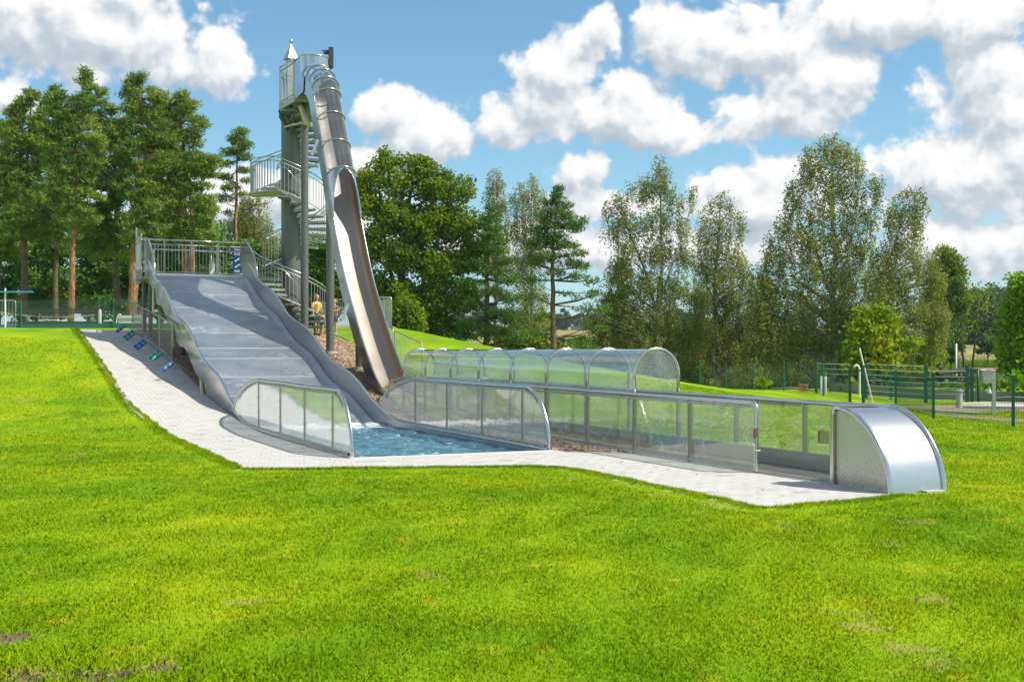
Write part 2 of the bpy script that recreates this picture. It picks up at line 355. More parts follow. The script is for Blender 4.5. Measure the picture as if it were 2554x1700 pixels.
def _paver(T):
    g=T.n('ShaderNodeNewGeometry'); oi=T.n('ShaderNodeObjectInfo'); p=g.outputs['Position']
    r=T.m('FRACT',T.m('ADD',g.outputs['Random Per Island'],oi.outputs['Random']))
    n=T.noise(p,60,4,.7).outputs['Fac']; n2=T.noise(p,1.6,7,.65).outputs['Fac']
    c=T.ramp(r,[(0,(.455,.44,.415)),(.5,(.48,.465,.44)),(.93,(.505,.49,.465)),(.97,(.40,.385,.355)),(1,(.33,.315,.285))])
    c=T.mix(T.m('MULTIPLY',smooth(T,n2,.52,.70),.55),c,(.36,.34,.30)); c=T.mix(T.m('MULTIPLY',n,.12),c,(.3,.29,.27))
    return pbr(T,c,.88,0,n,.35,.004)
M_PAVER=mat('light concrete paver',_paver)
M_JOINT=simple('sandy joint',(.42,.405,.37),.95,nz=.3,sc_=40)
def _bark(T):
    g=T.n('ShaderNodeNewGeometry'); r=g.outputs['Random Per Island']; p=g.outputs['Position']; n=T.noise(p,30,4,.6).outputs['Fac']
    c=T.ramp(r,[(0,(.26,.16,.10)),(.35,(.46,.31,.20)),(.7,(.60,.44,.30)),(1,(.72,.57,.42))]); return pbr(T,T.mix(T.m('MULTIPLY',n,.4),c,(.2,.12,.07)),.9)
M_BARK=mat('wood chip',_bark)
M_BARKB=simple('wood chip mulch ground',(.30,.20,.13),.95,nz=.5,sc_=25)
# lawn colour shared by ground sheet and blades
lg=bpy.data.node_groups.new('lawn_colour','ShaderNodeTree')
lg.interface.new_socket('P',in_out='INPUT',socket_type='NodeSocketVector'); lg.interface.new_socket('C',in_out='OUTPUT',socket_type='NodeSocketColor'); lg.interface.new_socket('Bare',in_out='OUTPUT',socket_type='NodeSocketFloat')
SPOTS=[(1057,1437,.35,.14),(620,1497,.45,.12),(80,965,.3,.25),(70,1050,.4,.3),(190,1135,.5,.25),(30,1585,.42,.13),(390,1660,.3,.1),(260,1690,.5,.12),(80,1680,.45,.12),(1640,1235,.35,.12),(1790,1262,.5,.14),(1960,1310,.35,.1),(2230,1355,.5,.12),(2100,1525,.4,.1),(2150,1560,.4,.1),(2280,1620,.45,.12),(2340,1650,.35,.1),(2330,1495,.35,.1),(130,985,.3,.2),(1430,1190,.3,.12),(2290,1300,.6,.12)]
SPW=[]; SOIL=[]
for px,py,rx,ry in SPOTS:
    d=FPX*CAMZ/(py-HOR); SPW.append(((px-W0/2)/FPX*d,d,rx*.42,ry*2.0))
for px,py,rx,ry in ((35,1587,.15,.10),(400,1668,.12,.06),(255,1692,.16,.07),(100,1695,.16,.08)):
    d=FPX*CAMZ/(py-HOR); SOIL.append(((px-W0/2)/FPX*d,d,rx,ry*1.6))
def _lawn():
    G=NT(lg); gi=G.n('NodeGroupInput'); go=G.n('NodeGroupOutput'); P=gi.outputs[0]
    a=G.noise(scaled(G,P,(1,.55,1)),.55,4,.6).outputs['Fac']; b=G.noise(P,2.3,5,.65).outputs['Fac']; c=G.noise(scaled(G,P,(.8,1.5,1)),.18,3,.5).outputs['Fac']
    col=G.ramp(a,[(.32,(.125,.255,.003)),(.5,(.215,.35,.003)),(.70,(.345,.425,.005))])
    col=G.mix(smooth(G,b,.56,.74),col,(.42,.40,.02)); col=G.mix(G.m('MULTIPLY',smooth(G,c,.45,.65),.5),col,(.10,.25,.003))
    sp=None; Pf=G.n('ShaderNodeVectorMath',{0:P,1:(1,1,0)},operation='MULTIPLY').outputs[0]
    for X,Y,rx,ry in SPW:
        mp=G.n('ShaderNodeMapping',{'Vector':Pf,'Location':(-X/rx,-Y/ry,0),'Scale':(1/rx,1/ry,0)}); l=G.n('ShaderNodeVectorMath',{0:mp.outputs[0]},operation='LENGTH').outputs['Value']
        sp=l if sp is None else G.m('MINIMUM',sp,l)
    nn=G.noise(P,3.5,5,.65).outputs['Fac']; sp=G.m('ADD',sp,G.m('MULTIPLY_ADD',nn,5.0,-2.4)); bare=G.m('SUBTRACT',1.0,smooth(G,sp,.35,1.05))
    so=None
    for X,Y,rx,ry in SOIL:
        mp=G.n('ShaderNodeMapping',{'Vector':Pf,'Location':(-X/rx,-Y/ry,0),'Scale':(1/rx,1/ry,0)}); l=G.n('ShaderNodeVectorMath',{0:mp.outputs[0]},operation='LENGTH').outputs['Value']
        so=l if so is None else G.m('MINIMUM',so,l)
    soil=G.m('SUBTRACT',1.0,smooth(G,G.m('ADD',so,G.m('MULTIPLY_ADD',G.noise(P,7.0,5,.65).outputs['Fac'],3.2,-1.6)),.55,.95))
    tiny=smooth(G,G.noise(P,1.4,6,.7).outputs['Fac'],.70,.78)
    bare=G.m('MAXIMUM',bare,tiny)
    col=G.mix(G.m('MULTIPLY',bare,.38),col,(.38,.31,.10)); col=G.mix(soil,col,(.135,.095,.065)); G.link(col,go.inputs[0]); G.link(bare,go.inputs[1])
_lawn()
def _ground(T):
    p=pos(T); g=T.n('ShaderNodeGroup',node_tree=lg); T.link(p,g.inputs[0])
    n=T.noise(p,45,4,.7).outputs['Fac']; n2=T.noise(p,9,5,.7).outputs['Fac']
    c=T.mix(T.m('MULTIPLY',n,.22),g.outputs[0],(.07,.13,.004)); c=T.mix(T.m('MULTIPLY',g.outputs[1],.22),c,(.24,.18,.09))
    sp=T.n('ShaderNodeSeparateXYZ',{0:p}); Y=sp.outputs[1]; Z=sp.outputs[2]
    # far fields: stubble, pasture and ploughed strips
    f=T.noise(scaled(T,p,(.004,.03,1)),1.0,2,.5).outputs['Fac']
    fc=T.ramp(f,[(.36,(.13,.24,.02)),(.47,(.30,.29,.10)),(.55,(.25,.15,.09)),(.62,(.16,.26,.03))],'EASE')
    c=T.mix(smooth(T,Y,108,128),c,fc)
    bb=T.m('ADD',T.m('MULTIPLY',n,.6),n2)
    return pbr(T,c,.95,0,bb,.3,.03,spec=.1)
M_GROUND=mat('lawn ground',_ground)
def _blade(T):
    g=T.n('ShaderNodeNewGeometry'); gr=T.n('ShaderNodeGroup',node_tree=lg); T.link(g.outputs['Position'],gr.inputs[0]); r=g.outputs['Random Per Island']
    v=T.ramp(r,[(0,(.78,.85,.7)),(.5,(1,1,1)),(.9,(1.18,1.12,1.1)),(.985,(1.3,1.2,1.6)),(1,(1.8,1.4,3))]); c=T.mix(1.0,gr.outputs[0],v,'MULTIPLY')
    nn=T.n('ShaderNodeVectorMath',{0:g.outputs['Normal'],3:.25},operation='SCALE').outputs[0]; nn=T.n('ShaderNodeVectorMath',{0:nn,1:(0,0,1)},operation='ADD').outputs[0]; nn=T.n('ShaderNodeVectorMath',{0:nn},operation='NORMALIZE').outputs[0]
    d=T.n('ShaderNodeBsdfDiffuse',{'Color':c,'Normal':nn}).outputs[0]; t=T.n('ShaderNodeBsdfTranslucent',{'Color':T.mix(1.0,c,(1.25,1.2,.5),'MULTIPLY')}).outputs[0]
    s=T.n('ShaderNodeMixShader',{0:.25,1:d,2:t}).outputs[0]; gl=T.n('ShaderNodeBsdfGlossy',{'Roughness':.45,'Color':(.6,.6,.5,1)}).outputs[0]
    return T.n('ShaderNodeMixShader',{0:.008,1:s,2:gl}).outputs[0]
M_BLADE=mat('grass blade',_blade)
def leafm(name,stops,tl=.35,ns=.35,hue=(.5,.5,.5)):
    def f(T):
        g=T.n('ShaderNodeNewGeometry'); r=g.outputs['Random Per Island']; n=T.noise(g.outputs['Position'],ns,3,.5).outputs['Fac']
        k=T.m('ADD',T.m('MULTIPLY',r,.5),T.m('MULTIPLY_ADD',n,1.4,-.45),clamp=True); c=T.ramp(k,stops)
        d=T.n('ShaderNodeBsdfDiffuse',{'Color':c}).outputs[0]; t=T.n('ShaderNodeBsdfTranslucent',{'Color':T.mix(1.0,c,(1.5,1.5,.5),'MULTIPLY')}).outputs[0]
        s=T.n('ShaderNodeMixShader',{0:tl,1:d,2:t}).outputs[0]; gl=T.n('ShaderNodeBsdfGlossy',{'Roughness':.55,'Color':(.6,.6,.5,1)}).outputs[0]
        return T.n('ShaderNodeMixShader',{0:.02,1:s,2:gl}).outputs[0]
    return mat(name,f)
L_PINE=leafm('pine needles',[(0,(0.065,0.144,0.034)),(.5,(0.172,0.256,0.050)),(1,(0.356,0.400,0.080))],.22)
L_PINED=leafm('dark pine needles',[(0,(0.042,0.119,0.034)),(.5,(0.097,0.194,0.044)),(1,(0.194,0.263,0.055))],.2)
L_OAK=leafm('oak leaves',[(0,(0.064,0.138,0.014)),(.5,(0.148,0.237,0.020)),(1,(0.347,0.362,0.032))],.35)
L_BUSH=leafm('understorey leaves',[(0,(0.054,0.122,0.021)),(.6,(0.099,0.195,0.029)),(1,(0.161,0.260,0.039))],.3)
L_BIRCH=leafm('birch leaves',[(0,(.115,.150,.050)),(.5,(.225,.255,.080)),(1,(.40,.39,.13))],.45)
L_MAPLE=leafm('yellowing maple leaves',[(0,(.11,.20,.012)),(.55,(.24,.34,.014)),(1,(.50,.42,.018))],.35,.6)
L_BRIGHT=leafm('fresh green leaves',[(0,(0.072,0.171,0.010)),(.5,(0.144,0.276,0.013)),(1,(0.287,0.374,0.019))],.35)
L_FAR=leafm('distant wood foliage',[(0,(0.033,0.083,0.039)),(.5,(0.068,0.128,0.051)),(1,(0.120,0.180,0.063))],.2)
def barkm(name,a,b,c2=None,zz=None):
    def f(T):
        p=pos(T); n=T.noise(scaled(T,p,(6,6,1.6)),2.2,5,.7).outputs['Fac']; c=T.mix(smooth(T,n,.4,.62),a,b)
        return pbr(T,c,.9,0,n,.6,.03)
    return mat(name,f)
B_PINE=barkm('orange pine bark',(.16,.075,.035),(.46,.22,.10)); B_PINED=barkm('brown pine bark',(.085,.06,.045),(.19,.125,.085)); B_OAK=barkm('dark bark',(.04,.032,.026),(.10,.082,.065)); B_BIRCH=barkm('white birch bark',(.13,.12,.11),(.62,.60,.56))
def _water(T):
    p=pos(T); sp=T.n('ShaderNodeSeparateXYZ',{0:p})
    w=T.noise(scaled(T,p,(1,1.4,1)),2.6,8,.62,1.4).outputs['Fac']; w2=T.noise(p,9,6,.6,.7).outputs['Fac']
    b=T.n('ShaderNodeBump',{'Strength':1.0,'Distance':.10,'Height':T.m('ADD',w,T.m('MULTIPLY',w2,.3))}).outputs[0]
    # depth from the slide foot: u coordinate, foam where the sheet of water lands
    u=T.m('ADD',T.m('MULTIPLY',T.m('SUBTRACT',sp.outputs[0],O_[0]),ux),T.m('MULTIPLY',T.m('SUBTRACT',sp.outputs[1],O_[1]),uy))
    nn=T.noise(p,5,7,.65,.8).outputs['Fac']
    fo=smooth(T,T.m('ADD',T.m('MULTIPLY_ADD',u,.62,-4.95),T.m('MULTIPLY_ADD',nn,2.6,-1.3)),-.3,.5)
    cr=T.m('MULTIPLY',smooth(T,T.noise(scaled(T,p,(1,1.6,1)),4.5,7,.6,1.6).outputs['Fac'],.60,.70),.75)
    fo=T.m('MAXIMUM',fo,cr)
    c=T.mix(smooth(T,w,.35,.65),(.026,.115,.175),(.10,.28,.36))
    ws=T.n('ShaderNodeBsdfPrincipled',{'Base Color':c,'Roughness':.08,'IOR':1.33,'Normal':b}).outputs[0]
    fs=T.n('ShaderNodeBsdfDiffuse',{'Color':(.78,.84,.87,1),'Normal':b}).outputs[0]
    return T.n('ShaderNodeMixShader',{0:fo,1:ws,2:fs}).outputs[0]
M_WATER=mat('lively pool water',_water)
def _lake(T):
    p=pos(T); w=T.noise(scaled(T,p,(1,.5,1)),1.2,4,.6).outputs['Fac']; b=T.n('ShaderNodeBump',{'Strength':.12,'Distance':.05,'Height':w}).outputs[0]
    return T.n('ShaderNodeBsdfPrincipled',{'Base Color':(.045,.06,.035,1),'Roughness':.12,'IOR':1.33,'Normal':b}).outputs[0]
M_LAKE=mat('still lake water',_lake)
# ------------------------------------------------------------------ terrain sheet
def inpoly(U,V,poly):
    U=np.asarray(U);V=np.asarray(V);ins=np.zeros(U.shape,bool);n=len(poly);j=n-1
    for i in range(n):
        a,b=poly[i];c,d=poly[j]; cond=((b>V)!=(d>V))
        with np.errstate(divide='ignore',invalid='ignore'): ins^=cond&(U<(c-a)*(V-b)/(d-b+1e-12)+a)
        j=i
    return ins
PAVE=[(28.9,-2.05),(22,-2.07),(16.7,-2.03),(12.6,-2.08),(8.1,-1.93),(1.8,-1.92),(-1.2,-1.95),(-1.58,-.91),(-1.95,.2),(-2.28,1.35),(-2.62,2.1),(-2.95,2.43),(-3.4,2.47),(-6.9,2.42),(-7.55,2.34),(-7.79,2.45),(-7.72,3.4),(-7.62,4.3),(-7.5,4.62),(-1.1,4.62),(-.35,3.62),(-.25,3.5),(-.12,-.1),(9.3,-.1),(11.5,.02),(17,.08),(23.6,.15),(28.9,.2)]
BARK=[(29.5,.15),(12.0,.02),(12.0,3.45),(9.0,3.57),(-.3,3.6),(-1.15,4.55),(11.8,4.55),(11.8,5.45),(13.2,6.0),(15.7,6.55),(22,6.6),(26.5,6.4),(29.5,5.6)]
def build_ground():
    xs=np.unique(np.round(np.r_[-900:-60:60,-60:-16:2.0,-16:14:.25,14:34:.8,34:80:3,80:900:60],3)); ys=np.unique(np.round(np.r_[-40:4:2.0,4:12:.5,12:50:.25,50:70:.6,70:140:3.0,140:400:12,400:1500:60],3))
    X,Y=np.meshgrid(xs,ys); Z=hz(X,Y); U,V=uv_of(X,Y)
    m=inpoly(U,V,PAVE)|inpoly(U,V,BARK); Z=Z-m*.05
    rr=np.random.default_rng(3); Z+=np.where(m,0,1)*(rr.random(Z.shape)-.5)*.012
    Z=np.where((U>-.35)&(U<9.9)&(V>-.2)&(V<3.75),-.6,Z)
    nx,ny=len(xs),len(ys); idx=np.arange(nx*ny).reshape(ny,nx); F=np.stack([idx[:-1,:-1],idx[:-1,1:],idx[1:,1:],idx[1:,:-1]],-1).reshape(-1,4)
    o=npmesh('ground',np.c_[X.ravel(),Y.ravel(),Z.ravel()],F,M_GROUND,smooth=True); tag(o,'gently mounded lawn with fields rising beyond the lake','lawn',kind='structure')
build_ground()
def uvsheet(name,poly,step,dz,m,label,cat,kind='structure'):
    a=np.array(poly); us=np.arange(a[:,0].min()-step,a[:,0].max()+step,step); vs_=np.arange(a[:,1].min()-step,a[:,1].max()+step,step)
    U,V=np.meshgrid(us,vs_); X=O_[0]+ux*U+vx*V; Y=O_[1]+uy*U+vy*V; Z=hz(X,Y)+dz; nx,ny=len(us),len(vs_)
    idx=np.arange(nx*ny).reshape(ny,nx); F=np.stack([idx[:-1,:-1],idx[:-1,1:],idx[1:,1:],idx[1:,:-1]],-1).reshape(-1,4)
    uc=(U[:-1,:-1]+step/2).ravel(); vc=(V[:-1,:-1]+step/2).ravel(); F=F[inpoly(uc,vc,poly)]
    used=np.unique(F); mp=np.full(nx*ny,-1); mp[used]=np.arange(len(used))
    o=npmesh(name,np.c_[X.ravel(),Y.ravel(),Z.ravel()][used],mp[F],m,smooth=True); tag(o,label,cat,kind=kind); WLOC[o.name]=Vector((0,0,0)); return o
pave=uvsheet('pavement',PAVE,.1,.004,M_JOINT,'light grey block paved path beside the wide slide and the pool','path')
bark=uvsheet('mulch_ground',BARK,.2,.004,M_BARKB,'wood chip bed below the slides','mulch')
PM=None
def build_pavers():
    du,dv=.16,.24; cells=[]; k=0; u=-7.9
    while u<28.9:
        v=-2.2+(.12 if k%2 else 0)
        while v<4.6: cells.append((u,v)); v+=dv
        u+=du; k+=1
    c=np.array(cells); ok=inpoly(c[:,0],c[:,1],PAVE); 
    # cells whose centre lies a little outside still fill the border under the lawn edge
    for ou,ov in ((.07,0),(-.07,0),(0,.1),(0,-.1)): ok|=inpoly(c[:,0]+ou,c[:,1]+ov,PAVE)
    pool=(c[:,0]>-.19)&(c[:,0]<9.9)&(c[:,1]>-.03)&(c[:,1]<3.6); ok&=~pool
    c=c[ok]; X=O_[0]+ux*c[:,0]+vx*c[:,1]; Y=O_[1]+uy*c[:,0]+vy*c[:,1]; Z=hz(X,Y)
    gu=np.clip((hz(X+ux*.08,Y+uy*.08)-hz(X-ux*.08,Y-uy*.08))/.16,-.3,.3); gv=np.clip((hz(X+vx*.12,Y+vy*.12)-hz(X-vx*.12,Y-vy*.12))/.24,-.06,.06)
    order=np.argsort(X**2+Y**2); r=np.random.default_rng(5)
    a,b,g,t=du/2-.0028,dv/2-.0028,.004,.012
    base=np.array([(-a,-b,-.02),(a,-b,-.02),(a,b,-.02),(-a,b,-.02),(-a,-b,t-g*.6),(a,-b,t-g*.6),(a,b,t-g*.6),(-a,b,t-g*.6),(-a+g,-b+g,t),(a-g,-b+g,t),(a-g,b-g,t),(-a+g,b-g,t)])
    Fq=[(0,1,5,4),(1,2,6,5),(2,3,7,6),(3,0,4,7),(4,5,9,8),(5,6,10,9),(6,7,11,10),(7,4,8,11),(8,9,10,11)]
    me=bpy.data.meshes.new('paver'); me.from_pydata([tuple(p) for p in base],[],Fq); me.materials.append(M_PAVER); me.update()
    for i in order[:300]:
        o=bpy.data.objects.new('paver',me); COL.objects.link(o); o.parent=pave; o.location=(X[i],Y[i],Z[i]+r.uniform(0,.003)); o.rotation_euler=(float(gv[i]),-float(gu[i]),YAW)
    rest=order[300:]; n=len(rest); jz=r.uniform(0,.003,n)
    P=base[None,:,:].repeat(n,0); lz=P[:,:,2]+P[:,:,0]*gu[rest][:,None]-P[:,:,1]*gv[rest][:,None]*-1*-1+jz[:,None]+Z[rest][:,None]
    # local x runs along +u, local y along -v
    wx=X[rest][:,None]+ux*P[:,:,0]-vx*P[:,:,1]; wy=Y[rest][:,None]+uy*P[:,:,0]-vy*P[:,:,1]
    F=(np.array(Fq)[None]+ (np.arange(n)*12)[:,None,None]).reshape(-1,4)
    o=npmesh('paver_field',np.stack([wx,wy,lz],-1).reshape(-1,3),F,M_PAVER,pave); o['kind']='stuff'
build_pavers()
def kerbs():
    r=random.Random(2); a=9.0; me=None
    while a<28.4:
        p=SG(a+.5,-2.09+.02*math.sin(a),.0); q=SG(a+1.0,-2.09,0)
        if me is None: m=MB(); m.box((0,0,0),(.99,.08,.12)); me=obj('kerb_stone',m,M_CONC,pave,local=True); o=me
        else: o=copyo(me,pave)
        sl=math.atan2(q[2]-p[2],.5); o.location=(p[0],p[1],p[2]-.025); o.rotation_euler=(0,-sl,YAW); a+=1.0
kerbs()
def lawn_edge():
    line=PAVE[:19]; pts=[]
    for i in range(len(line)-1):
        a=np.array(line[i]);b=np.array(line[i+1]);n=max(2,int(np.hypot(*(b-a))/.25))
        for k in range(n): pts.append(a+(b-a)*k/n)
    pts.append(np.array(line[-1])); pts=np.array(pts); r=np.random.default_rng(4)
    tg=np.gradient(pts,axis=0); tg/=np.linalg.norm(tg,axis=1)[:,None]; nm=np.c_[-tg[:,1],tg[:,0]]
    # outward side
    if inpoly(*(pts[5]+nm[5]*.2)[:,None],PAVE)[0]: nm=-nm
    P0=pts+nm*(r.uniform(-.03,.02,len(pts)))[:,None]; V=[]
    for q,dz in ((P0,.0),(P0+nm*.03,.015),(P0+nm*.45,.002)):
        X=O_[0]+ux*q[:,0]+vx*q[:,1]; Y=O_[1]+uy*q[:,0]+vy*q[:,1]; V.append(np.c_[X,Y,hz(X,Y)+dz])
    n=len(pts); i=np.arange(n-1); F=np.concatenate([np.stack([i+k*n,i+1+k*n,i+1+(k+1)*n,i+(k+1)*n],-1) for k in (0,1)])
    o=npmesh('lawn_edge',np.concatenate(V),F,M_GROUND,smooth=True); tag(o,'turf edge along the paving','lawn edge',kind='structure')
lawn_edge()
def build_grass():
    r=np.random.default_rng(21); N=1000000; Y=np.exp(r.uniform(math.log(4.3),math.log(40),N)); X=(r.random(N)*2-1)*(.455*Y+2.4)
    U,V=uv_of(X,Y); bad=inpoly(U,V,PAVE)|inpoly(U,V,BARK)|((U>-7.45)&(U<11.6)&(V>4.45)&(V<5.5))|((U>-.3)&(U<25.5)&(V>-.1)&(V<3.6))
    for (sx,sy,rx,ry) in SPW: bad|=(((X-sx)/rx)**2+((Y-sy)/ry)**2<r.random(N)*1.0)&(r.random(N)<.35)
    for (sx,sy,rx,ry) in SOIL: bad|=(((X-sx)/rx)**2+((Y-sy)/ry)**2<r.random(N)*1.5)&(r.random(N)<.85)
    X,Y=X[~bad],Y[~bad]
    line=np.array(PAVE[:19]); seg=np.hypot(*np.diff(line,axis=0).T); cum=np.r_[0,np.cumsum(seg)]; k=70000; s_=cum[-1]-(r.random(k)**1.0)*cum[-1]; u_=np.interp(s_,cum,line[:,0]); v_=np.interp(s_,cum,line[:,1])
    a_=np.clip(np.searchsorted(cum,s_)-1,0,len(seg)-1); tg=np.diff(line,axis=0)[a_]/seg[a_][:,None]; sg=-1 if inpoly(np.array([5.]),np.array([-1.8]),PAVE)[0] and True else 1
    nm=np.c_[-tg[:,1],tg[:,0]]; 
    if inpoly(np.array([line[4,0]+nm[a_==3][0,0]*.2]),np.array([line[4,1]+nm[a_==3][0,1]*.2]),PAVE)[0]: nm=-nm
    w_=np.abs(r.normal(size=k))*.09-.015+.02*np.sin(s_*5.1)+.015*np.sin(s_*13.7); u_=u_+nm[:,0]*w_; v_=v_+nm[:,1]*w_
    xe=O_[0]+ux*u_+vx*v_; ye=O_[1]+uy*u_+vy*v_; ne=len(X); X=np.r_[X,xe]; Y=np.r_[Y,ye]; n=len(X)
    # extra fringe along the paving border
    Z=hz(X,Y); tall=np.clip(1.3-np.hypot((X+2.3)/1.1,(Y-5.9)/.9),0,1)
    cl=.5+.5*np.sin(X*1.7+np.sin(Y*1.3)*2)*np.sin(Y*.9+np.sin(X*1.1)*2)
    Z[ne:]+=.010
    h=r.uniform(.007,.023,n)*(1+.35*cl)*np.r_[np.ones(ne),np.full(n-ne,1.5)]*(1+tall*1.6*r.random(n))*(1+.006*Y); w=(.0022+.00036*Y)*r.uniform(.7,1.4,n)*(1+tall*3.0*(r.random(n)<.25))
    th=r.uniform(0,2*PI,n); ln=r.uniform(.2,1.5,n)*h; la=r.uniform(0,2*PI,n); cx,sx=np.cos(th)*w,np.sin(th)*w
    A=np.c_[X-cx,Y-sx,Z-.004]; B=np.c_[X+cx,Y+sx,Z-.004]; C=np.c_[X+np.cos(la)*ln,Y+np.sin(la)*ln,Z+h]
    Vv=np.stack([A,B,C],1).reshape(-1,3); F=np.arange(n*3).reshape(-1,3)
    o=npmesh('grass_blades',Vv,F,M_BLADE); tag(o,'short mown grass of the sunny lawn, green with straw coloured patches','grass',kind='stuff')
build_grass()
def build_chips():
    r=np.random.default_rng(8); n=60000; U=r.uniform(-1.2,29.5,n)
    # denser where it shows: strip between the glass guard and the tunnel, and the mound under the tower
    V=r.uniform(-.1,6.7,n); k=inpoly(U,V,BARK)&~((U>-.2)&(U<24)&(V>.4)&(V<3.3)); U,V=U[k],V[k]
    m=14000; U2=r.uniform(-1.2,12,m); V2=r.uniform(3.5,5.45,m); k=inpoly(U2,V2,BARK); U=np.r_[U,U2[k]];V=np.r_[V,V2[k]]; n=len(U)
    X=O_[0]+ux*U+vx*V; Y=O_[1]+uy*U+vy*V; Z=hz(X,Y)+r.uniform(.006,.035,n)
    a=r.uniform(.02,.045,n); b=r.uniform(.010,.02,n); t=r.uniform(0,2*PI,n); ti=r.uniform(-.5,.5,(n,2)); h=r.uniform(.004,.01,n)
    L=np.array([(-1,-1,0),(1,-1,0),(1,1,0),(-1,1,0),(-.8,-.7,1),(.8,-.7,1),(.8,.7,1),(-.8,.7,1)],float)
    lx=L[None,:,0]*a[:,None]; ly=L[None,:,1]*b[:,None]; lz=L[None,:,2]*h[:,None]+lx*ti[:,:1]+ly*ti[:,1:]
    wx=X[:,None]+lx*np.cos(t)[:,None]-ly*np.sin(t)[:,None]; wy=Y[:,None]+lx*np.sin(t)[:,None]+ly*np.cos(t)[:,None]; wz=Z[:,None]+lz
    Fq=np.array([(4,5,6,7),(0,1,5,4),(1,2,6,5),(2,3,7,6),(3,0,4,7)]); F=(Fq[None]+(np.arange(n)*8)[:,None,None]).reshape(-1,4)
    o=npmesh('wood_chips',np.stack([wx,wy,wz],-1).reshape(-1,3),F,M_BARK); tag(o,'loose wood chips scattered below and between the slides','wood chips',kind='stuff')
build_chips()
# ------------------------------------------------------------------ pool
def build_pool():
    U,V=np.meshgrid(np.arange(-.22,9.9,.07),np.arange(-.02,3.56,.07)); X=O_[0]+ux*U+vx*V; Y=O_[1]+uy*U+vy*V
    ph=np.random.default_rng(2).uniform(0,6.28,12); Z=-.075+.012*np.sin(5*U+ph[0]+1.3*np.sin(3*V))+.010*np.sin(7*V+3*U+ph[1])+.007*np.sin(13*U-5*V+ph[2])+.006*np.sin(11*V+9*U+ph[3])+.06*np.exp(-((U-9.0)/.35)**2)*(.5+.5*np.sin(9*V+ph[4]))
    ny,nx=U.shape; idx=np.arange(nx*ny).reshape(ny,nx); F=np.stack([idx[:-1,:-1],idx[:-1,1:],idx[1:,1:],idx[1:,:-1]],-1).reshape(-1,4)[:,::-1]
    o=npmesh('water',np.c_[X.ravel(),Y.ravel(),Z.ravel()],F,M_WATER,smooth=True); tag(o,'choppy blue splash pool water with white foam at the slide foot','pool water',kind='structure')
    m=MB(); m.bar(S(-.24,-.05,-.06),S(-.30,3.6,-.06),.14,.16); o=obj('pool_edge',m,M_HWALL); tag(o,'white coping strip along the front of the pool','coping',kind='structure')
build_pool()
def lake():
    v=[(-40,61,-.5),(160,61,-.5),(220,124,-.5),(-40,124,-.5)]; m=MB(); m.add(v,[(0,1,2,3)]); o=obj('lake_water',m,M_LAKE); tag(o,'still lake behind the green mesh fence','lake',kind='structure')
lake()
# ------------------------------------------------------------------ wide wave slide
RIM=[(-.12,.02),(2.5,.035),(5.6,.045),(6.5,.045),(7.42,.055),(8.01,.095),(8.62,.21),(9.25,.375),(9.75,.51),(10.3,.71),(10.9,.93),(11.5,1.11),(12.25,1.245),(13.0,1.37),(13.8,1.56),(14.4,1.77),(15.0,2.04),(15.75,2.30),(16.55,2.5),(17.55,2.68),(18.5,2.92),(19.2,3.22),(19.9,3.50),(21.0,3.83),(21.9,4.0),(22.9,4.27),(23.6,4.6),(24.4,4.9),(25.3,5.05)]
RIMA=np.array(RIM)
def rimz(u): return float(np.interp(u,RIMA[:,0],RIMA[:,1]))
BEDP=np.array([(8.2,-.42),(9.0,-.22),(9.49,-.10),(10.2,.10),(10.9,.31),(11.5,.48),(12.33,.63),(13.2,.80),(14.1,1.08),(15.0,1.42),(15.75,1.63),(16.6,1.81),(17.5,2.02),(18.34,2.29),(19.2,2.62),(20.0,2.88),(21.24,3.16),(22.0,3.38),(22.85,3.68),(23.7,4.08),(24.3,4.32),(24.85,4.45)])
def cr(A,n=8):
    """smooth curve through 2-D points"""
    A=np.array(A,float); P=np.vstack([2*A[0]-A[1],A,2*A[-1]-A[-2]]); out=[]
    for i in range(1,len(P)-2):
        for k in range(n):
            t=k/n; out.append(.5*((2*P[i])+(P[i+1]-P[i-1])*t+(2*P[i-1]-5*P[i]+4*P[i+1]-P[i+2])*t*t+(-P[i-1]+3*P[i]-3*P[i+1]+P[i+2])*t**3))
    out.append(A[-1]); return np.array(out)
BEDS=cr(BEDP,5); RIMS=cr(RIM,4)
def bedz(u): return float(np.interp(u,BEDS[:,0],BEDS[:,1]))
M_SEAM=simple('foamy seam',(.62,.66,.70),.5)
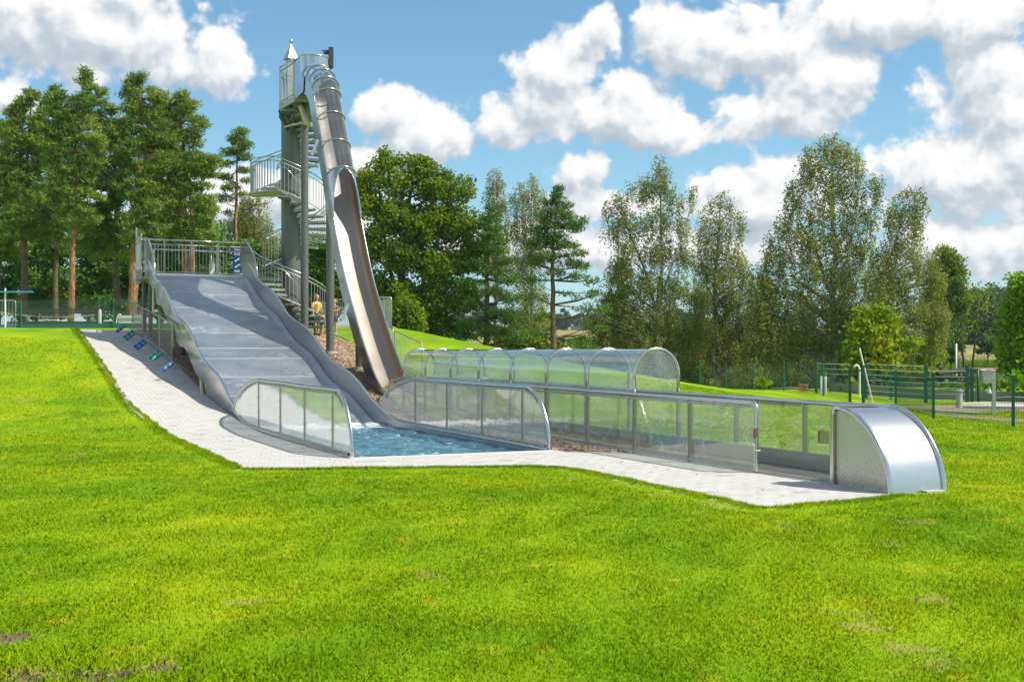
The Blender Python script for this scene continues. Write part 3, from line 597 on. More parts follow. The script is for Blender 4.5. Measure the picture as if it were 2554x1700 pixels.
def build_wave():
    t=thing('wave_slide','broad undulating steel water slide running from the railed platform down into the pool','water slide',S(14,1.75,.6))
    seams=[8.2,10.2,12.0,13.9,15.3,16.6,18.34,21.24,22.85,24.85]
    for a,b in zip(seams[:-1],seams[1:]):
        us=np.linspace(a+.006,b-.006,max(6,int((b-a)/.12))); vs_=[.05,.10,.2,1.0,1.75,2.5,3.3,3.42,3.49]; m=MB(); V=[];n=len(vs_)
        for u in us:
            for v in vs_: V.append(S(u,v,bedz(u)+(.07 if v in(.05,3.49) else .02 if v in (.10,3.42) else 0)))
        m.add(V,[(i*n+j,i*n+j+1,(i+1)*n+j+1,(i+1)*n+j) for i in range(len(us)-1) for j in range(n-1)]); obj('bed_panel',m,M_BED,t,True)
    for u in seams[1:-1]:
        m=MB(); m.bar(S(u,.06,bedz(u)+.004),S(u,3.48,bedz(u)+.004),.022,.012); obj('foaming_seam',m,M_SEAM,t)
    m=MB(); m.bar(S(24.9,.06,4.47),S(24.9,3.49,4.47),.16,.06); obj('top_lip',m,M_RAIL,t)
    for v0,v1 in ((-.005,.05),(3.50,3.555)):
        m=MB(); us=RIMS[:,0]; zt=RIMS[:,1]; 
        zb=np.array([min(z-.1,(z-.72-.05*math.sin(u*2.6))) for u,z in RIMS])
        if v0>0: zb=np.minimum(zb,zt-.12)
        A0=[S(u,v0,z) for u,z in zip(us,zt)];B0=[S(u,v0,z) for u,z in zip(us,zb)];A1=[S(u,v1,z) for u,z in zip(us,zt)];B1=[S(u,v1,z) for u,z in zip(us,zb)]
        m.sheet(A0,B0);m.sheet(B1,A1);m.sheet(B0,B1);m.sheet(A1,A0); w=obj('side_wall',m,M_WALL if v0>0 else M_STEEL,t,True,40)
        m=MB(); vm=(v0+v1)/2; m.tube([S(u,vm,z) for u,z in RIMS],.036,8); obj('rim_tube',m,M_RAIL,t,True)
        # raised fin at the top
        fin=cr([(25.75,5.80),(25.1,5.78),(24.55,5.66),(23.9,5.38),(23.35,5.04),(23.0,4.7),(22.85,4.3)],6); m=MB()
        A=[S(u,v0+.012,z) for u,z in fin];B=[S(u,v0+.012,min(z-.01,rimz(u)-.05)) for u,z in fin]; m.sheet(A,B); m.sheet([S(u,v1-.012,z) for u,z in fin][::1],[S(u,v1-.012,min(z-.01,rimz(u)-.05)) for u,z in fin]); f=obj('end_fin',m,M_STEEL,t,True,40)
        m=MB(); m.tube([S(25.75,vm,4.9)]+[S(u,vm,z) for u,z in fin],.03,8); obj('fin_edge',m,M_RAIL,f,True)
    for ua,za,ub,zb in ((22.9,3.85,22.6,3.0),(18.6,2.4,18.3,1.85),(13.6,.95,13.2,.35)):
        m=MB(); a=S(ua,-.03,za);b=S(ub,-.10,zb); P=[S(ua+.03,-.012,za),S(ua-.10,-.012,za),S(ub-.22,-.05,zb),S(ub+.10,-.05,zb)]; m.poly(P,.05,(vx*-1,vy*-1,0)); obj('support_bracket',m,M_YEL,t)
    for u in (20.6,17.2,13.4):
        for v in (.6,3.0):
            p=SG(u,v); m=MB(); m.tube([p,(p[0],p[1],bedz(u)-.04)],.09,12); obj('support_post',m,M_DARK,t,True,40)
    for v in (.5,3.05):
        m=MB(); m.tube([S(u,v,bedz(u)-.12) for u in np.linspace(10.5,24.6,40)],.07,6); obj('bed_beam',m,M_DARK,t,True)
    m=MB(); m.tube([S(23.85,.05,5.27),S(23.85,3.5,5.27)],.028,8); obj('grab_bar',m,M_RAIL,t,True)
    # dark underside skin so the bed is a solid pan
    us=np.linspace(9.4,24.8,60); m=MB(); m.sheet([S(u,.07,bedz(u)-.05) for u in us],[S(u,3.48,bedz(u)-.05) for u in us]); obj('bed_underside',m,M_DARK,t,True)
    return t
build_wave()
def build_platform():
    t=thing('slide_platform','galvanised viewing platform with railing behind the top of the wide slide','platform',S(26.3,1.8,2.4))
    m=MB(); P=[S(25.0,-.08,4.40),S(27.3,-.08,4.40),S(27.3,4.1,4.40),S(25.0,3.62,4.40)]; m.poly(P,.10,(0,0,-1)); obj('deck',m,M_GALV,t)
    for u,v in ((25.3,.2),(25.3,3.4),(27.1,.2),(27.1,3.6)):
        p=SG(u,v); m=MB(); m.tube([p,(p[0],p[1],4.3)],.08,12); obj('support_post',m,M_COLM,t,True,40)
    Z=4.42
    m=MB(); m.tube([S(27.2,-.05,5.92),S(27.2,4.2,5.92)],.03,8); obj('handrail',m,M_RAIL,t,True)
    m=MB(); m.tube([S(27.2,-.05,5.74),S(27.2,4.2,5.74)],.026,8); obj('top_rail',m,M_GALV,t,True)
    m=MB(); m.tube([S(27.2,-.05,4.70),S(27.2,4.2,4.70)],.026,8); obj('bottom_rail',m,M_GALV,t,True)
    mb=MB(); mb.tube([(0,0,0),(0,0,1.04)],.011,6); b0=None
    for i,v in enumerate(np.arange(.08,4.15,.128)):
        if b0 is None: b0=obj('baluster',mb,M_GALV,t,local=True); b=b0
        else: b=copyo(b0,t)
        b.location=Vector(S(27.2,v,4.70))-WLOC[t.name]
    for v in (0.0,.95,1.95,2.95,3.9):
        m=MB(); m.bar(S(27.2,v,4.4),S(27.2,v,5.93),.05,.05); obj('rail_post',m,M_GALV,t)
    for z in (5.92,5.74,4.70):
        m=MB(); m.tube([S(25.75,-.06,z),S(27.2,-.06,z)],.026,8); obj('side_rail',m,M_GALV,t,True)
    for u in np.arange(25.9,27.2,.13):
        b=copyo(b0,t); b.location=Vector(S(u,-.06,4.70))-WLOC[t.name]
    m=MB(); m.bar(S(25.8,-.06,4.2),S(25.8,-.06,6.0),.05,.05); obj('rail_post',m,M_GALV,t)
    m=MB(); m.bar(S(27.2,-.06,4.2),S(27.2,-.06,6.35),.05,.05); obj('rail_post',m,M_GALV,t)
    m=MB(); m.box(S(25.6,-.22,4.45),(.9,.22,.34),YAW); m.box(S(25.6,-.22,4.22),(.7,.18,.12),YAW); obj('side_housing',m,M_GALV,t)
    return t
build_platform()
def build_sign():
    c=S(27.12,3.66,5.2); t=thing('info_sign','dark blue panel with white slide rule pictograms on the platform railing','sign',S(27.12,3.66,4.73))
    rz=math.atan2(vy,vx); M=Matrix.Rotation(rz,3,'Z'); m=MB(); m.box(c,(.34,.02,.94),M=M); p=obj('panel',m,M_BLUE,t)
    def q(x,z,w,h,a=0,name='pictogram'):
        m=MB(); MM=M@Matrix.Rotation(a,3,'Y'); m.box(Vector(c)+M@Vector((x,-.014,z)),(w,.006,h),M=MM); obj(name,m,M_SIGNW,p)
    for i,z in enumerate((.36,.30,.24)):
        for j in range(3): q(-.08+j*.08,z,.055,.02,-.6)
    for z in (.04,-.19):
        q(0.0,z,.15,.03,-.5,'figure'); q(-.06,z-.05,.08,.02,.3,'figure'); q(.07,z+.05,.045,.045,.8,'figure')
    for z in (-.36,-.39,-.42): q(0,z,.22,.012,0,'text_line')
    q(0,.44,.24,.02,0,'text_line')
build_sign()
def build_dispenser():
    b=S(27.35,2.72,4.42); t=thing('rescue_box','white rounded rescue box on a slim post behind the platform railing','rescue box',b)
    m=MB(); m.tube([b,(b[0],b[1],b[2]+1.25)],.03,8); obj('post',m,M_GALV,t,True)
    m=MB(); pr=[(0,.1),(0,.62),(.03,.70),(.10,.74),(.17,.70),(.20,.62),(.20,.1)]; P=[Vector(b)+Vector((vx,vy,0))*(x-.1)+Vector((-ux*.1,-uy*.1,0))+Vector((0,0,z)) for x,z in pr]; m.poly(P,.12,(-ux,-uy,0)); obj('case',m,M_WHITEP,t)
build_dispenser()
# ------------------------------------------------------------------ glass guards beside the pool
TOPG=cr([(9.31,.37),(8.95,.60),(8.37,.84),(7.6,1.01),(6.85,1.10),(6.2,1.10),(4.7,1.10),(2.8,1.08),(.95,1.08),(.6,1.05),(.27,.9),(.07,.69),(-.08,.44),(-.15,.2),(-.15,-.02)],6)
BOTG=cr([(9.31,.35),(8.83,.22),(8.1,.115),(7.5,.07),(6.6,.055),(4.7,.045),(2.8,.04),(.94,.035),(-.12,.02)],6)
def topg(u): 
    k=TOPG[:,0]; return float(np.interp(u,k[::-1],TOPG[:,1][::-1]))
def botg(u): return float(np.interp(u,BOTG[:,0][::-1],BOTG[:,1][::-1]))
def glass_guard(v,label,mg):
    t=thing('glass_guard',label,'glass guard',S(4.5,v,0))
    m=MB(); m.tube([S(u,v,z) for u,z in TOPG],.035,10); obj('top_tube',m,M_RAIL,t,True)
    m=MB(); m.tube([S(u,v,z) for u,z in BOTG],.035,8); m.bar(S(6.4,v,.06),S(-.1,v,.05),.03,.07); obj('bottom_tube',m,M_RAIL,t,True,40)
    m=MB(); m.sheet([S(u,v-.03,botg(u)+.065) for u in np.linspace(8.8,0,30)],[S(u,v-.03,botg(u)+.025) for u in np.linspace(8.8,0,30)],.012,(-vx,-vy,0)); obj('glazing_strip',m,M_GALV,t)
    m=MB(); m.sheet([S(u,v-.03,topg(u)-.035) for u in np.linspace(8.8,.25,36)],[S(u,v-.03,topg(u)-.075) for u in np.linspace(8.8,.25,36)],.012,(-vx,-vy,0)); obj('glazing_strip',m,M_GALV,t)
    posts=[6.65,4.69,2.8,.94]; bolt=None
    for u in posts:
        m=MB(); m.bar(S(u,v,botg(u)),S(u,v,topg(u)),.05,.045,up=(ux,uy,0)); obj('post',m,M_POST,t)
    edges=[9.25]+posts+[-.12]
    for a,b in zip(edges[:-1],edges[1:]):
        us=np.linspace(a-.02,b+.02,14); A=[S(u,v-.012,topg(u)-.02) for u in us];B=[S(u,v-.012,botg(u)+.02) for u in us]; m=MB(); m.sheet(A,B,.008,(vx,vy,0)); obj('pane',m,mg,t)
    bm=MB(); bm.lathe((0,0,0),[(.012,0),(.009,.008)],6)
    for u in np.arange(8.6,.1,-.33):
        for z in (botg(u)+.045,topg(u)-.055):
            m=MB(); m.box(S(u,v-.05,z),(.02,.02,.02),YAW); 
            if bolt is None: bolt=obj('bolt',m,M_RAIL,t); bolt_l=Vector(S(u,v-.05,z))
            else: copyo(bolt,t,Vector(S(u,v-.05,z))-WLOC[t.name])
    for u in posts:
        for k in (.35,.65): copyo(bolt,t,Vector(S(u,v-.035,botg(u)+(topg(u)-botg(u))*k))-WLOC[t.name])
glass_guard(0.0,'reflection-whitened glass guard with steel tube frame on the paved side of the pool',M_GLASS_WHITENED)
glass_guard(3.555,'clearer glass guard with steel frame between the pool and the wood chip strip',M_GLASS_R)
def pool_wall():
    m=MB(); us=np.linspace(-.2,9.0,24); m.sheet([S(u,3.52,.05) for u in us],[S(u,3.52,-.5) for u in us],.06,(vx,vy,0)); o=obj('pool_side_wall',m,M_STEEL); tag(o,'steel side wall of the pool under the clearer glass guard','pool wall',kind='structure')
    m=MB(); m.sheet([S(u,-.01,.05) for u in us],[S(u,-.01,-.5) for u in us],.06,(-vx,-vy,0)); o=obj('pool_side_wall',m,M_STEEL); tag(o,'steel side wall of the pool under the reflection-whitened glass guard','pool wall',kind='structure')
pool_wall()
# ------------------------------------------------------------------ spiral stair tower
TU,TV=24.0,5.0; TC=S(TU,TV); TB=gz(TC[0],TC[1]); PLAT=10.55
def helix(deg):
    """height of the walking line at math angle deg (degrees, falling while climbing)"""
    return float(np.interp(-deg,[-12,180,270+190,545,820],[TB+.12,4.45,7.45,7.45,PLAT-.05]))
def pol(r,deg,z): a=R(deg); return (TC[0]+r*math.cos(a),TC[1]+r*math.sin(a),z)
def build_tower():
    t=thing('slide_tower','grey spiral stair tower with thick central column, open treads and a lookout platform','stair tower',(TC[0],TC[1],TB))
    def L(p): return Vector(p)-WLOC[t.name]
    m=MB(); m.lathe((TC[0],TC[1],0),[(.35,TB-.3),(.35,PLAT-.2)],36); obj('column',m,M_COLM,t,True,40)
    m=MB(); m.lathe((TC[0],TC[1],0),[(.52,TB-.2),(.52,TB+.06)],24); obj('footing',m,M_CONC,t,True,40)
    # treads: from the ground, past the slide platform, a long landing at the front left, up to the lookout
    def arcplate(r0,r1,a0,a1,z,th,n):
        m=MB(); A=[pol(r0,a0+(a1-a0)*i/n,z) for i in range(n+1)];B=[pol(r1,a0+(a1-a0)*i/n,z) for i in range(n+1)]; m.sheet(A,B,th,(0,0,-1)); return m
    tm=MB(); a=R(9.5); P=[(.33,-.09,0),(1.40,-1.40*math.tan(a)*.92,0),(1.40,1.40*math.tan(a)*.92,0),(.33,.09,0)]; tm.poly(P,.05,(0,0,-1)); tm.bar((.34,-.10,-.045),(1.38,-.235,-.045),.02,.09); tm.bar((.34,.10,-.045),(1.38,.235,-.045),.02,.09)
    tr=None
    def tread(deg,z):
        nonlocal tr
        if tr is None: tr=obj('tread',tm,M_GALV,t,local=True); o=tr
        else: o=copyo(tr,t)
        o.location=L((TC[0],TC[1],z)); o.rotation_euler=(0,0,R(deg))
    for i in range(10): tread(-2-i*19,helix(-2-i*19))
    for i in range(1,15): tread(-180-i*19.2,4.45+i*.2)
    for i in range(1,17): tread(-545-i*16.2,7.45+i*(PLAT-.05-7.45)/17)
    obj('landing',arcplate(.34,1.43,-178,-212,4.45,.06,6),M_GALV,t); 
    obj('landing',arcplate(.34,1.43,-455,-548,7.45,.06,14),M_GALV,t)
    m=MB(); m.tube([pol(1.43,-455-i*93/16,7.42) for i in range(17)],.04,6); obj('landing_rim',m,M_GALV,t,True)
    # two runs of outer guard rail with balusters and an inner handrail
    bm=MB(); bm.tube([(0,0,0),(0,0,1.0)],.011,6); b0=None
    def run(a0,a1,r,gap=None):
        nonlocal b0
        n=int(abs(a1-a0)/7)+2; H=[a0+(a1-a0)*i/(n-1) for i in range(n)]
        for dz,rad,nm,mt in ((1.20,.026,'handrail',M_RAIL),(1.06,.02,'top_rail',M_GALV),(.06,.018,'bottom_rail',M_GALV)):
            m=MB(); m.tube([pol(r,h,helix(h)+dz) for h in H],rad,7); obj(nm,m,mt,t,True)
        k=int(abs(a1-a0)/5.2)
        for i in range(k+1):
            h=a0+(a1-a0)*i/k; p=pol(r,h,helix(h)+.06)
            if b0 is None: b0=obj('baluster',bm,M_GALV,t,local=True); o=b0
            else: o=copyo(b0,t)
            o.location=L(p)
    run(-18,-160,1.45); run(-214,-812,1.45)
    for a0,a1 in ((0,-176),(-200,-800)):
        n=int(abs(a1-a0)/8); m=MB(); m.tube([pol(.52,a0+(a1-a0)*i/n,helix(a0+(a1-a0)*i/n)+.95) for i in range(n+1)],.02,6); obj('inner_handrail',m,M_RAIL,t,True)
    # lookout platform
    m=MB(); P=[S(21.35,4.50,PLAT),S(21.35,5.45,PLAT),S(23.0,6.0,PLAT),S(24.4,6.0,PLAT),S(24.9,5.6,PLAT),S(24.1,4.62,PLAT),S(23.1,4.36,PLAT)]; m.poly(P,.07,(0,0,-1)); pl=obj('lookout_deck',m,M_GALV,t)
    m=MB()
    for i in range(len(P)):
        a=Vector(P[i])-Vector((0,0,.11));b=Vector(P[(i+1)%len(P)])-Vector((0,0,.11)); m.bar(a,b,.05,.20)
    obj('deck_fascia',m,M_GALV,pl)
    m=MB(); cpt=Vector((TC[0],TC[1],PLAT-1.0))
    for i in (0,5,6,3): m.bar(Vector(P[i])-Vector((0,0,.2)),cpt,.07,.12)
    obj('deck_brace',m,M_COLM,pl)
    mb=MB(); mb.tube([(0,0,0),(0,0,1.25)],.014,6); bb=None
    rail=[S(21.55,4.50,PLAT),S(23.08,4.38,PLAT),S(24.08,4.64,PLAT),S(24.85,5.6,PLAT)]; rail2=[S(21.6,5.5,PLAT),S(23.0,5.95,PLAT),S(24.3,5.95,PLAT)]
    for rl in (rail,rail2):
        for z in (1.33,1.18,.08):
            m=MB(); m.tube([Vector(p)+Vector((0,0,z)) for p in rl],.024,8); obj('lookout_rail',m,M_RAIL if z>1.3 else M_GALV,t,True)
        for a,b in zip(rl[:-1],rl[1:]):
            a=Vector(a);b=Vector(b);n=max(2,int((b-a).length/.17))
            for k in range(n):
                if bb is None: bb=obj('baluster',mb,M_GALV,t,local=True);o=bb
                else: o=copyo(bb,t)
                o.location=L(a+(b-a)*k/n)+Vector((0,0,.06))
    for p in rail+rail2:
        m=MB(); m.bar(p,Vector(p)+Vector((0,0,1.33)),.05,.05); obj('rail_post',m,M_GALV,t)
    # square mast with pointed cap and ball
    m=MB(); m.box((TC[0],TC[1],PLAT+.93),(.30,.30,1.86),YAW); obj('mast',m,M_GALV,t)
    m=MB(); q=.215; B=[Vector((TC[0],TC[1],12.42))+Matrix.Rotation(YAW+.25,3,'Z')@Vector((a*q,b*q,0)) for a,b in ((-1,-1),(1,-1),(1,1),(-1,1))]; m.add([tuple(b) for b in B]+[(TC[0],TC[1],13.03)],[(0,1,4),(1,2,4),(2,3,4),(3,0,4),(3,2,1,0)]); cap=obj('pointed_cap',m,M_GALV,t)
    m=MB(); m.lathe((TC[0],TC[1],13.10),[(.001,-.075),(.04,-.062),(.066,-.03),(.075,0),(.066,.03),(.04,.062),(.001,.075)],14); obj('ball_finial',m,M_RAIL,cap,True)
    m=MB(); m.box(S(22.2,4.75,11.75),(.05,.22,.34),YAW); obj('green_signal_panel',m,M_GRNL,t)
    return t
build_tower()
# ------------------------------------------------------------------ steep slide
SV0,SV1=4.55,5.41; SVC=(SV0+SV1)/2; SR_=(SV1-SV0)/2
SP=cr([(21.6,11.0),(20.9,11.0),(20.35,10.97),(19.75,10.76),(19.22,10.33),(18.93,9.8),(18.55,9.1),(18.0,8.22),(17.46,7.3),(16.92,6.2),(16.3,5.1),(15.65,4.1),(15.05,3.36),(14.45,2.72),(13.75,2.0),(13.2,1.52),(12.6,1.03),(12.0,.70),(11.5,.56)],6)
_t=np.gradient(SP,axis=0); _t/=np.linalg.norm(_t,axis=1)[:,None]; SN=np.c_[_t[:,1],-_t[:,0]]   # upward / outward normal
SN=np.where((SN[:,1]<0)[:,None],-SN,SN)
_s=np.r_[0,np.cumsum(np.hypot(*np.diff(SP,axis=0).T))]
def spt(i,v,q):   # q>0 below the rim
    return S(SP[i,0]-SN[i,0]*q,v,SP[i,1]-SN[i,1]*q)
def idx_at(u): return int(np.argmin(np.abs(SP[:,0]-u)))
def build_steep():
    t=thing('steep_slide','tall narrow steel chute dropping from the lookout, hooped clear tube above','water slide',S(17,SVC,1.4))
    n=len(SP); D=.46
    cs=[(-SR_,0),(-SR_,.28),(-SR_+.04,.38),(-SR_+.12,D-.02),(-.12,D+.02),(.12,D+.02),(SR_-.12,D-.02),(SR_-.04,.38),(SR_,.28),(SR_,0)]
    cuts=[0,idx_at(19.2),idx_at(17.46),idx_at(15.6),idx_at(13.4),n-1]
    for a,b in zip(cuts[:-1],cuts[1:]):
        m=MB(); k=len(cs); m.add([spt(i,SVC+w,q) for i in range(a,b+1) for w,q in cs],[(i*k+j,i*k+j+1,(i+1)*k+j+1,(i+1)*k+j) for i in range(b-a) for j in range(k-1)]); obj('trough_section',m,M_TROUGH,t,True,35)
    # outer skin plates, 2 cm outside of the trough
    for sg,v in ((-1,SV0-.02),(1,SV1+.02)):
        m=MB(); m.sheet([spt(i,v,0) for i in range(n)],[spt(i,v,D+.10) for i in range(n)]); obj('outer_plate',m,M_STEEL,t,True,35)
        m=MB(); m.tube([spt(i,v-sg*.01,0) for i in range(n)],.024,7); obj('rim_tube',m,M_RAIL,t,True)
    m=MB(); m.sheet([spt(i,SV0-.02,D+.10) for i in range(n)],[spt(i,SV1+.02,D+.10) for i in range(n)]); obj('bottom_plate',m,M_STEEL,t,True,35)
    hu=[20.62,20.08,19.62,19.28,19.05,18.59,17.99,17.46]; ia,ib=idx_at(20.62),idx_at(17.46)
    def arc(i,r,a0=0,a1=180,nn=16): return [spt(i,SVC-r*math.cos(R(a0+(a1-a0)*k/nn)),-r*math.sin(R(a0+(a1-a0)*k/nn))) for k in range(nn+1)]
    hi=[idx_at(u) for u in hu]
    for a,b in zip(hi[:-1],hi[1:]):
        m=MB(); A=[arc(i,SR_+.01) for i in range(a,b+1)]; k=17; m.add([p for r_ in A for p in r_],[(i*k+j,i*k+j+1,(i+1)*k+j+1,(i+1)*k+j) for i in range(len(A)-1) for j in range(k-1)]); obj('tube_cover',m,M_COVER,t,True)
    for i in hi:
        m=MB(); m.tube(arc(i,SR_+.03),.022,7); obj('hoop',m,M_RAIL,t,True)
    # steel mouth: full arch at the last hoop cut back obliquely to the rims
    ie=idx_at(16.75); mm=MB(); mi=[];
    for sg in (0,1):
        m=MB(); V=[];rows=0
        for i in range(ib,ie+1):
            f=(i-ib)/(ie-ib); am=math.degrees(math.acos(min(1,math.sqrt(max(0,1-(1-f)**2))))); nn=10
            V+=[spt(i,SVC-(1-2*sg)*(SR_+.012)*math.cos(R(am*k/nn)),-(SR_+.012)*math.sin(R(am*k/nn))) for k in range(nn+1)]; rows+=1
        m.add(V,[(i*11+j,i*11+j+1,(i+1)*11+j+1,(i+1)*11+j) for i in range(rows-1) for j in range(10)]); o=obj('mouth_sheet',m,M_STEEL,t,True,50)
    L_=[];R_2=[]
    for i in range(ib,ie+1):
        f=(i-ib)/(ie-ib); am=math.degrees(math.acos(min(1,math.sqrt(max(0,1-(1-f)**2)))))
        L_.append(spt(i,SVC-(SR_+.012)*math.cos(R(am)),-(SR_+.012)*math.sin(R(am)))); R_2.append(spt(i,SVC+(SR_+.012)*math.cos(R(am)),-(SR_+.012)*math.sin(R(am))))
    m=MB(); m.tube(L_[::-1]+R_2[1:],.02,7); obj('mouth_rim',m,M_RAIL,t,True)
    # start shield: curved steel guard round the head of the slide
    pl=[(21.55,SV0-.06)]+[(21.0,SV0-.06)]+[(20.72-.42*math.sin(R(a)),SVC-(SR_+.06)*math.cos(R(a))) for a in range(0,181,12)]+[(21.0,SV1+.06),(21.55,SV1+.06)]
    def low(v,u):
        w=abs(v-SVC); return 11.0+(math.sqrt(max(0,(SR_+.05)**2-w*w)) if u<20.9 else 0)
    m=MB(); m.sheet([S(u,v,11.74) for u,v in pl],[S(u,v,max(low(v,u),11.0)) for u,v in pl]); sh=obj('start_shield',m,M_STEEL,t,True,60)
    m=MB(); m.tube([S(u,v,11.75) for u,v in pl],.026,8); obj('shield_rim',m,M_RAIL,sh,True)
    for v in (SV0-.06,SV1+.06):
        m=MB(); m.poly([S(21.55,v,11.02),S(20.2,v,10.98),S(20.3,v,10.45),S(21.55,v,10.4)],.02,(vx,vy,0)); obj('start_side_plate',m,M_STEEL,t)
    # supports: three round posts with footings, saddles
    for u,top in ((21.95,PLAT-.1),(18.7,None),(15.45,None)):
        p=SG(u,SVC); zt=top if top else float(np.interp(u,SP[::-1,0],SP[::-1,1]))-1.55
        m=MB(); m.tube([(p[0],p[1],p[2]-.1),(p[0],p[1],zt)],.135,20); po=obj('support_post',m,M_COLM,t,True,40)
        m=MB(); m.lathe((p[0],p[1],p[2]),[(.22,-.1),(.22,.05)],20); obj('footing',m,M_CONC,po,True,40)
    for u,q in ((18.15,.62),(14.9,.6)):
        i=idx_at(u); m=MB(); m.bar(spt(i,SV0-.10,.05),spt(i+2,SV0-.26,.42),.05,.10); obj('saddle_bracket',m,M_STEEL,t)
    m=MB(); q=[S(21.9,4.75,10.3),S(21.5,4.72,10.2),S(21.15,4.72,9.9),S(20.9,4.75,9.6),S(20.8,4.9,9.45)]; m.tube(cr3(q),.085,10); obj('water_feed_pipe',m,M_YEL,t,True)
    m=MB(); m.tube([S(22.9,4.5,9.72),S(22.0,4.6,9.66),S(21.4,4.75,9.62),S(21.0,4.8,9.5)],.035,8); obj('water_feed_hose',m,M_YEL,t,True)
def cr3(Q,n=6):
    Q=[Vector(q) for q in Q]; P=[2*Q[0]-Q[1]]+Q+[2*Q[-1]-Q[-2]]; out=[]
    for i in range(1,len(P)-2):
        for k in range(n):
            t=k/n; out.append(.5*((2*P[i])+(P[i+1]-P[i-1])*t+(2*P[i-1]-5*P[i]+4*P[i+1]-P[i+2])*t*t+(-P[i-1]+3*P[i]-3*P[i+1]+P[i+2])*t**3))
    return out+[Q[-1]]
build_steep()
def build_signal():
    b=S(21.2,5.72,11.62); t=thing('traffic_signal','dark two lamp signal with long visors mounted high beside the slide start','signal light',(b[0],b[1],b[2]))
    m=MB(); m.box((b[0],b[1],b[2]+.32),(.17,.24,.68),.15); h=obj('housing',m,M_DARK,t)
    for z in (.48,.14):
        m=MB(); V=[]
        for k in range(9):
            a=R(-10+200*k/8); 
            for x,r in ((-.09,.105),(-.36+.10*abs(math.cos(a)),.115)): V.append((b[0]+x,b[1]+r*math.cos(a),b[2]+z+r*math.sin(a)))
        m.add(V,[(2*k,2*k+1,2*k+3,2*k+2) for k in range(8)]); v=obj('visor',m,M_DARK,t,True)
        m=MB(); m.tube([(b[0]-.085,b[1],b[2]+z),(b[0]-.10,b[1],b[2]+z)],.09,14); obj('lens',m,M_BLACK,t)
    m=MB(); m.tube([(b[0],b[1],b[2]),(b[0]-.05,b[1]+.05,b[2]-.9)],.03,8); obj('mounting_pole',m,M_GALV,t,True)
build_signal()
